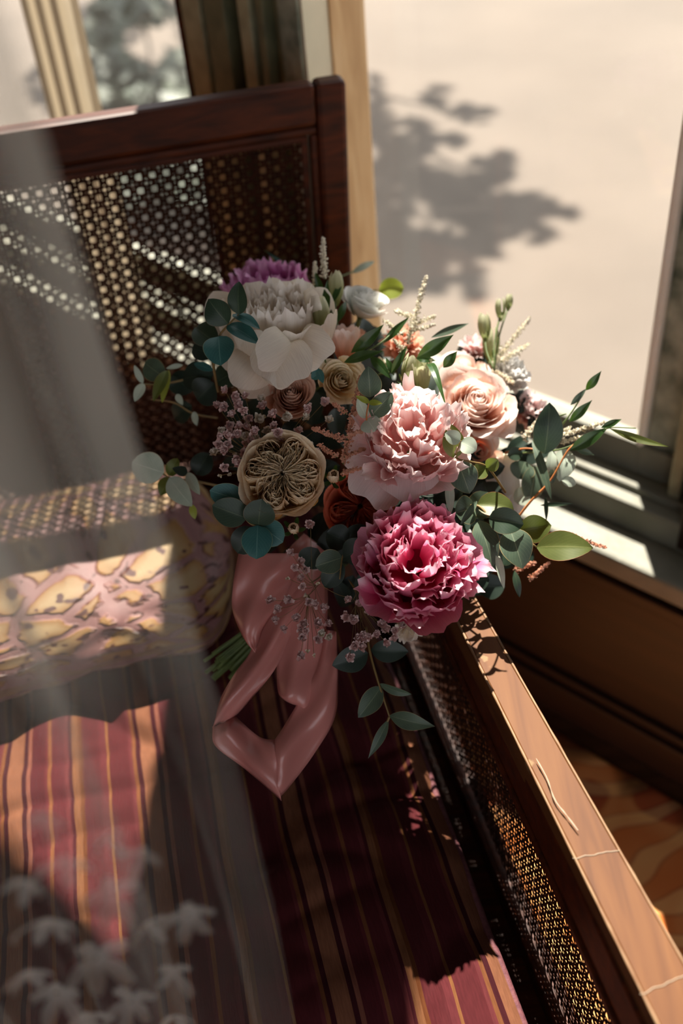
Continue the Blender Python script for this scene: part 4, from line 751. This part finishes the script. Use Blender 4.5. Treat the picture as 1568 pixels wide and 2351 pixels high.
# ---- astilbe plumes
def astilbe(spikes, mat, label, seed, br=.0011, stem='stemgreen'):
    g = random.Random(seed); ms = MB(); mb = MB()
    for (x0, y0, d0, x1, y1, d1, w) in spikes:
        A, B = P(x0, y0, d0), P(x1, y1, d1); Ln = np.linalg.norm(B - A); ax = (B - A) / Ln; W = w * d0 / FPX
        ms.tube([A, (A + B) / 2, B], [.0008, .0006, .0004], 5); side = np.cross(ax, CV(0, 0, 1)); up = np.cross(ax, side)
        n = int(Ln / .0009)
        for i in range(n):
            t = i / n; th = i * 2.4; rr = W * (1 - t) ** .6 * (.7 + .3 * math.sin(i * 1.3)); dirn = side * math.cos(th) + up * math.sin(th) + ax * .6; c = A + ax * Ln * t
            if i % 2 == 0: ms.tube([c, c + dirn * rr], .00018, 3)
            for k in range(5):
                q = (k + .6) / 5; mb.blob(c + dirn * rr * q + np.array([g.gauss(0, 1), g.gauss(0, 1), g.gauss(0, 1)]) * .0006, br * g.uniform(.7, 1.5), (g.uniform(.6, 1.2), g.uniform(.6, 1.2), g.uniform(.6, 1.2)))
        mb.blob(B, br * .7)
    o = ms.build('astilbe_plume', M[stem], bouquet, smooth=True); o['label'] = label
    b = mb.build('blossoms', M[mat], o, smooth=False); b['kind'] = 'stuff'
astilbe([(745, 640, 1.0, 742, 545, 1.0, 14), (722, 660, 1.0, 722, 600, 1.0, 9)], 'fuzzw', 'cream astilbe spike at the top', 1)
astilbe([(935, 790, .98, 980, 632, .975, 17), (950, 745, .98, 1000, 725, .975, 14), (945, 730, .98, 905, 712, .975, 14), (925, 770, .97, 880, 735, .965, 12), (945, 760, .98, 1000, 745, .97, 9), (930, 810, .96, 905, 780, .95, 12), (900, 850, .95, 870, 820, .94, 10)], 'fuzzw', 'white astilbe plume before the window', 2)
astilbe([(1120, 850, 1.03, 1218, 728, 1.03, 15), (1150, 830, 1.02, 1215, 790, 1.03, 14), (1130, 850, 1.02, 1180, 880, 1.0, 18)], 'fuzzw', 'white astilbe plume at the right', 3)
astilbe([(1290, 1000, .95, 1392, 968, .94, 9), (1250, 1020, .96, 1310, 980, .95, 12), (1200, 1010, .97, 1240, 960, .97, 16), (1290, 1015, .955, 1350, 1000, .95, 8)], 'fuzzw', 'cream astilbe beside the big dark leaf', 4)
astilbe([(1300, 1225, .94, 1392, 1258, .93, 8), (1215, 1330, .94, 1262, 1290, .94, 10), (1180, 1310, .95, 1230, 1290, .95, 14)], 'fuzzp', 'pale pink astilbe tip over the wall', 5)
astilbe([(788, 1065, .875, 828, 862, .855, 15), (790, 1010, .87, 716, 982, .86, 14), (795, 1000, .865, 842, 985, .855, 11), (790, 1050, .87, 838, 1030, .86, 11), (785, 1085, .87, 830, 1075, .86, 11), (775, 1050, .88, 730, 1020, .87, 13), (795, 950, .865, 765, 925, .86, 10), (800, 960, .862, 832, 940, .855, 9)], 'fuzzp', 'dusty apricot astilbe plume in the middle', 6)
# ---- stems and ribbon
m = MB(); g = random.Random(2)
for i in range(26):
    a, b_ = g.uniform(-1, 1), g.uniform(-1, 1)
    m.tube(smooth_path([P(820 + a * 50, 1180 + b_ * 40, 1.02), P(700 + a * 32, 1330 + b_ * 30, .99 + b_ * .015), P(590 + a * 26, 1450 + b_ * 26, .975 + b_ * .012), P(500 + a * 34, 1530 + b_ * 34 + a * 10, .975 + b_ * .012)], 14), g.uniform(.0014, .0026), 6)
m.build('stem_bundle', M['stemgreen'], bouquet, smooth=True)
rb, N, L = newmat('dusty pink satin'); o_ = N.new('ShaderNodeOutputMaterial'); b = N.new('ShaderNodeBsdfPrincipled'); b.inputs['Base Color'].default_value = srgb((204, 134, 126)); b.inputs['Roughness'].default_value = .3; b.inputs['Specular IOR Level'].default_value = .8
t = N.new('ShaderNodeBsdfTranslucent'); t.inputs[0].default_value = srgb((224, 122, 120)); ms = N.new('ShaderNodeMixShader'); ms.inputs[0].default_value = .2; L.new(b.outputs[0], ms.inputs[1]); L.new(t.outputs[0], ms.inputs[2]); L.new(ms.outputs[0], o_.inputs[0]); M['ribbon'] = rb
def ribbon(name, st, n=40, nw=13, bow=.011):
    Lp = smooth_path([P(a[0], a[1], a[4]) for a in st], n); Rp = smooth_path([P(a[2], a[3], a[5]) for a in st], n); V = []
    for i in range(n):
        nn = CV(0, 0, 1)
        for j in range(nw):
            q = j / (nw - 1); V.append(Lp[i] * (1 - q) + Rp[i] * q + nn * (bow * math.sin(q * math.pi) * (1 + .4 * math.sin(i * .3)) + .003 * math.sin(q * 9 + i * .22)))
    return mesh(name, V, grid_faces(n, nw), M['ribbon'], RB, smooth=True, solid=.0004)
RB = ribbon.__globals__['bouquet']
m = MB(); kn = P(690, 1310, .965); 
m.tube([kn + CV(-.6, -.75, 0) * q * .03 for q in (-1, -.5, 0, .5, 1)], [.020, .022, .0225, .022, .020], 20)
RB = m.build('ribbon', M['ribbon'], bouquet, smooth=True)
ribbon('ribbon_loop', [(548, 1270, 700, 1270, .93, .93), (536, 1340, 680, 1320, .92, .925), (533, 1400, 650, 1375, .915, .92), (556, 1458, 606, 1440, .91, .915), (586, 1498, 592, 1478, .905, .91)])
ribbon('ribbon_tail', [(650, 1270, 760, 1290, .95, .95), (610, 1390, 715, 1370, .935, .93), (578, 1490, 668, 1455, .915, .915), (540, 1545, 632, 1535, .905, .905), (508, 1600, 580, 1600, .90, .905), (496, 1645, 545, 1640, .90, .91), (490, 1668, 536, 1642, .905, .915)])
ribbon('ribbon_tail', [(488, 1668, 536, 1640, .908, .915), (496, 1712, 552, 1658, .90, .905), (560, 1766, 595, 1690, .895, .90), (640, 1832, 630, 1698, .89, .893), (642, 1832, 632, 1698, .89, .893)])
ribbon('ribbon_tail', [(641, 1832, 631, 1698, .889, .892), (668, 1800, 652, 1668, .893, .896), (722, 1730, 690, 1600, .90, .905), (768, 1650, 700, 1560, .905, .915), (776, 1560, 722, 1520, .91, .925), (772, 1450, 742, 1440, .92, .935)])
ribbon('ribbon_tail', [(650, 1300, 750, 1300, .94, .945), (645, 1400, 752, 1400, .925, .93), (636, 1510, 742, 1500, .915, .92), (637, 1580, 730, 1560, .91, .915), (650, 1604, 716, 1618, .908, .912), (690, 1622, 712, 1630, .915, .915)])

# ------------------------------------------------------------ sheer veil hanging close by
def veil_mat(name, a, tint=(206, 203, 192), var=0):
    m, N, L = newmat(name); o = N.new('ShaderNodeOutputMaterial'); t = N.new('ShaderNodeBsdfTransparent'); d = N.new('ShaderNodeBsdfDiffuse'); d.inputs[0].default_value = srgb(tint); tr = N.new('ShaderNodeBsdfTranslucent'); tr.inputs[0].default_value = srgb(tint)
    m1 = N.new('ShaderNodeMixShader'); m1.inputs[0].default_value = .5; L.new(d.outputs[0], m1.inputs[1]); L.new(tr.outputs[0], m1.inputs[2]); m2 = N.new('ShaderNodeMixShader'); m2.inputs[0].default_value = a; L.new(t.outputs[0], m2.inputs[1]); L.new(m1.outputs[0], m2.inputs[2]); L.new(m2.outputs[0], o.inputs[0])
    if var:
        uv = N.new('ShaderNodeUVMap'); mp = N.new('ShaderNodeMapping'); mp.inputs['Scale'].default_value = (16, 1.6, 1); L.new(uv.outputs[0], mp.inputs[0])
        n = N.new('ShaderNodeTexNoise'); n.inputs['Scale'].default_value = 1; n.inputs['Detail'].default_value = 2; L.new(mp.outputs[0], n.inputs[0])
        rp = ramp(N, [(.35, (a - var, a - var, a - var, 1)), (.68, (a + var, a + var, a + var, 1))]); L.new(n.outputs[0], rp.inputs[0])
        sp = N.new('ShaderNodeSeparateXYZ'); L.new(uv.outputs[0], sp.inputs[0]); r2 = ramp(N, [(0, (.55, .55, .55, 1)), (1, (3.2, 3.2, 3.2, 1))]); mr_ = N.new('ShaderNodeMapRange'); mr_.inputs[1].default_value = .94; mr_.inputs[2].default_value = 1.12; L.new(sp.outputs[1], mr_.inputs[0]); L.new(mr_.outputs[0], r2.inputs[0])
        mu = N.new('ShaderNodeMath'); mu.operation = 'MULTIPLY'; L.new(rp.outputs[0], mu.inputs[0]); L.new(r2.outputs[0], mu.inputs[1]); L.new(mu.outputs[0], m2.inputs[0])
    return m
M['veil'] = veil_mat('sheer tulle', .145, var=.115); M['lace'] = veil_mat('white lace', .38, (216, 212, 204))
ve = onz(400, 1300, 1.0); vd = ve - CPOS; vdir = np.array([vd[0], vd[1], 0]); vdir /= np.linalg.norm(vdir)
VB = CPOS * [1, 1, 0] + vdir * .30; vside = np.array([-vdir[1], vdir[0], 0])      # to the left, seen from the camera
def vpt(a, z, layer=0):                                                     # a = metres left of the free edge
    fold = .016 * math.sin(a * 62 + .6 * math.sin(z * 5) + layer * 2) + .008 * math.sin(a * 140 + z * 4 + layer) * (1 if a > .01 else .3)
    return VB + vside * (a + .012 * math.sin(a * 124 + layer) + .008 * math.sin(z * 6) * (1 if layer == 0 else .5)) + vdir * fold * min(1, a * 20 + .2) + np.array([0, 0, z])
veil = empty('sheer_veil', VB + vside * .2 + np.array([0, 0, .30])); tag(veil, 'sheer off-white veil hanging in the left foreground', 'veil')
for layer, (off, wid) in enumerate(((0, .42), (.05, .30))):
    V = []; UV = []; na, nz = 90, 60
    for i in range(nz):
        z = .50 + .9 * i / (nz - 1)
        for j in range(na):
            a = off + wid * j / (na - 1); V.append(vpt(a, z, layer) + vdir * .03 * layer); UV.append((a * 2.4 + layer * 5, z))
    mesh('veil_layer', V, grid_faces(nz, na), M['veil'], veil, uv=UV)
g = random.Random(21)
lace = [(330, 1960, 40), (430, 2100, 60), (400, 2230, 45), (250, 2050, 60), (150, 1980, 55), (110, 2110, 60), (220, 2200, 65), (130, 2280, 60), (300, 2300, 55), (60, 2020, 50), (240, 1920, 40), (340, 2120, 45), (100, 1880, 40), (200, 2340, 55), (400, 2330, 40), (60, 2230, 50)]
for k, (px, py, rr) in enumerate(lace):
    v = P(px, py, 1) - CPOS; t = .285 / (v[0] * vdir[0] + v[1] * vdir[1]); c = CPOS + v * t; R = rr * t / FPX * 1.2; m = MB(); fr_ = frame_of(-vdir * .8 + np.array([g.uniform(-.4, .4), g.uniform(-.3, .3), g.uniform(-.2, .5)]), g.uniform(0, 6))
    npet = g.choice((4, 5, 5))
    for i in range(npet):
        V, F, U = petal(6, 6, R * g.uniform(.9, 1.5), R * .30, .2, 1.1, R * .05, 0, i * 6.283 / npet + g.uniform(-.2, .2), R * .6, R * .1, 4, k * 10 + i, .08); m.add(V @ fr_.T + c, F, U)
    m.build('lace_flower', M['lace'], veil, origin=c, smooth=True)

# ------------------------------------------------------------ tan curtain by the left pane
M['curtain'] = veil_mat('tan sheer curtain', .85, (179, 164, 140))
sa, sb = s_at(85, 100, .92)[0], s_at(200, 100, .92)[0]; V = []
for i in range(30):
    z = .30 + .76 * i / 29
    for j in range(50):
        q = j / 49; V.append(wp(sa + (sb - sa) * q, .91 + .018 * math.sin(q * 22 + .5 * math.sin(z * 3)), z))
cu = mesh('curtain', V, grid_faces(30, 50), M['curtain']); tag(cu, 'narrow tan curtain hanging beside the left window pane', 'curtain')
# ------------------------------------------------------------ shrub added outside the left pane to darken the pale ground shade
def ellipse_leaf(m, c, L_, W_, g):
    n = np.array([g.gauss(0, .6), g.gauss(0, .6), 1]); n /= np.linalg.norm(n); x = np.cross(n, [g.gauss(0, 1), g.gauss(0, 1), .1]); x /= np.linalg.norm(x); y = np.cross(n, x)
    V = [c + x * L_ * a + y * W_ * b_ for a, b_ in ((-1, 0), (-.5, .8), (.3, .9), (1, 0), (.3, -.9), (-.5, -.8))]; m.add(V, [tuple(range(6))])
M['shrubleaf'] = pbr('dark shrub leaf', (44, 52, 42), .6, 5, (66, 74, 56))
def shrub_leaves(m, regions, g):
    for (bx, by, ax_, ay_, z0) in regions:
        for i in range(int(ax_ * ay_ / 26)):
            a = g.uniform(0, 6.283); q = math.sqrt(g.uniform(0, 1)); c = onz(bx + ax_ * q * math.cos(a), by + ay_ * q * math.sin(a), z0 + g.uniform(-.12, .12)); ellipse_leaf(m, c, g.uniform(.04, .075), g.uniform(.025, .045), g)
g = random.Random(31); m = MB(); sb_ = onz(330, 250, GZ)
shrub_leaves(m, [(235, 110, 40, 120, -.1), (270, 190, 70, 60, -.1), (350, 215, 70, 40, -.1), (400, 170, 30, 60, -.1), (330, 20, 60, 40, -.05), (260, 30, 40, 50, -.05), (420, 30, 16, 14, -.05), (300, 300, 110, 60, -.2), (430, 380, 110, 90, -.2), (330, 420, 110, 50, -.25), (560, 300, 80, 120, -.2)], g)
so_ = empty('added_shrub', sb_); tag(so_, 'dark green shrub added outside the left pane to deepen the ground shade', 'shrub')
o = m.build('foliage', M['shrubleaf'], so_); o['kind'] = 'stuff'
m = MB()
for (bx, by) in ((240, 120), (300, 200), (380, 200), (330, 40), (320, 320), (450, 380)):
    m.tube(smooth_path([onz(bx, by + 25, GZ - .02), onz(bx + 8, by + 12, GZ + .15), onz(bx, by, -.12)], 10), np.linspace(.014, .005, 10), 6)
m.build('stem', M['stem'], so_, smooth=True)
# ------------------------------------------------------------ tree outside, above the view, shading the ground
M['treeleaf'] = pbr('dark tree leaf', (44, 66, 32), .5, 5, (62, 90, 44)); M['bark'] = pbr('tree bark', (60, 46, 34), .9, 10, (84, 66, 47), .5, 20)
tr = empty('shade_tree', (.2, 9.6, GZ)); tag(tr, 'leafy tree outside that shades the sandy ground beyond the panes', 'tree')
g = random.Random(9); m = MB(); H_ = 4.6
blobs = [(865, 210, 22, 40), (1000, 230, 22, 45), (960, 290, 40, 25), (1080, 262, 55, 22), (890, 330, 45, 55), (960, 330, 45, 30), (1040, 320, 40, 12), (870, 430, 35, 60), (930, 420, 50, 45), (1000, 420, 40, 45), (900, 520, 60, 50), (960, 600, 60, 70), (890, 630, 45, 55), (1040, 460, 45, 60), (1110, 400, 45, 38), (1120, 480, 60, 60), (1150, 380, 30, 30), (1190, 500, 45, 50), (1230, 470, 40, 30), (1280, 490, 35, 14), (1110, 560, 45, 30), (1040, 570, 40, 40), (1080, 650, 18, 45), (990, 640, 50, 30), (1240, 540, 25, 20), (860, 580, 20, 60), (870, 270, 25, 60),
         (440, 80, 30, 100), (300, 380, 120, 50), (420, 440, 100, 30), (240, 470, 70, 25), (520, 330, 60, 60), (250, 60, 70, 60), (330, 20, 70, 40), (250, 170, 80, 60), (330, 210, 80, 40), (400, 200, 60, 30), (210, 230, 60, 60), (120, 200, 60, 60), (300, 290, 60, 40), (150, 60, 50, 60), (500, 260, 60, 60), (560, 380, 60, 60), (420, 20, 30, 16), (380, 330, 60, 50), (700, 450, 60, 60), (780, 600, 60, 60)]
for (bx, by, ax_, ay_) in blobs:
    n = int(6 + ax_ * ay_ / (32 if bx < 600 else 75))
    for i in range(n):
        a = g.uniform(0, 6.283); q = math.sqrt(g.uniform(0, 1)); G = onz(bx + ax_ * q * math.cos(a), by + ay_ * q * math.sin(a), GZ); c = G + SUN * (H_ + g.uniform(-.2, .5)) / SUN[2]
        ellipse_leaf(m, c, g.uniform(.05, .085), g.uniform(.03, .05), g)
o = m.build('foliage', M['treeleaf'], tr); o['kind'] = 'stuff'
m = MB(); m.tube(smooth_path([(.2, 9.6, GZ - .1), (.15, 9.6, 1), (.1, 9.4, 2.6), (0, 9, 4.0)], 20), np.linspace(.14, .07, 20), 10)
for (bx, by, ax_, ay_) in blobs[::3]:
    c = onz(bx, by, GZ) + SUN * H_ / SUN[2]; m.tube(smooth_path([(.05, 9.2, 3.4), (np.array([.05, 9.2, 3.6]) + c) / 2 + np.array([0, 0, .25]), c], 12), np.linspace(.035, .008, 12), 6)
m.build('trunk', M['bark'], tr, smooth=True)
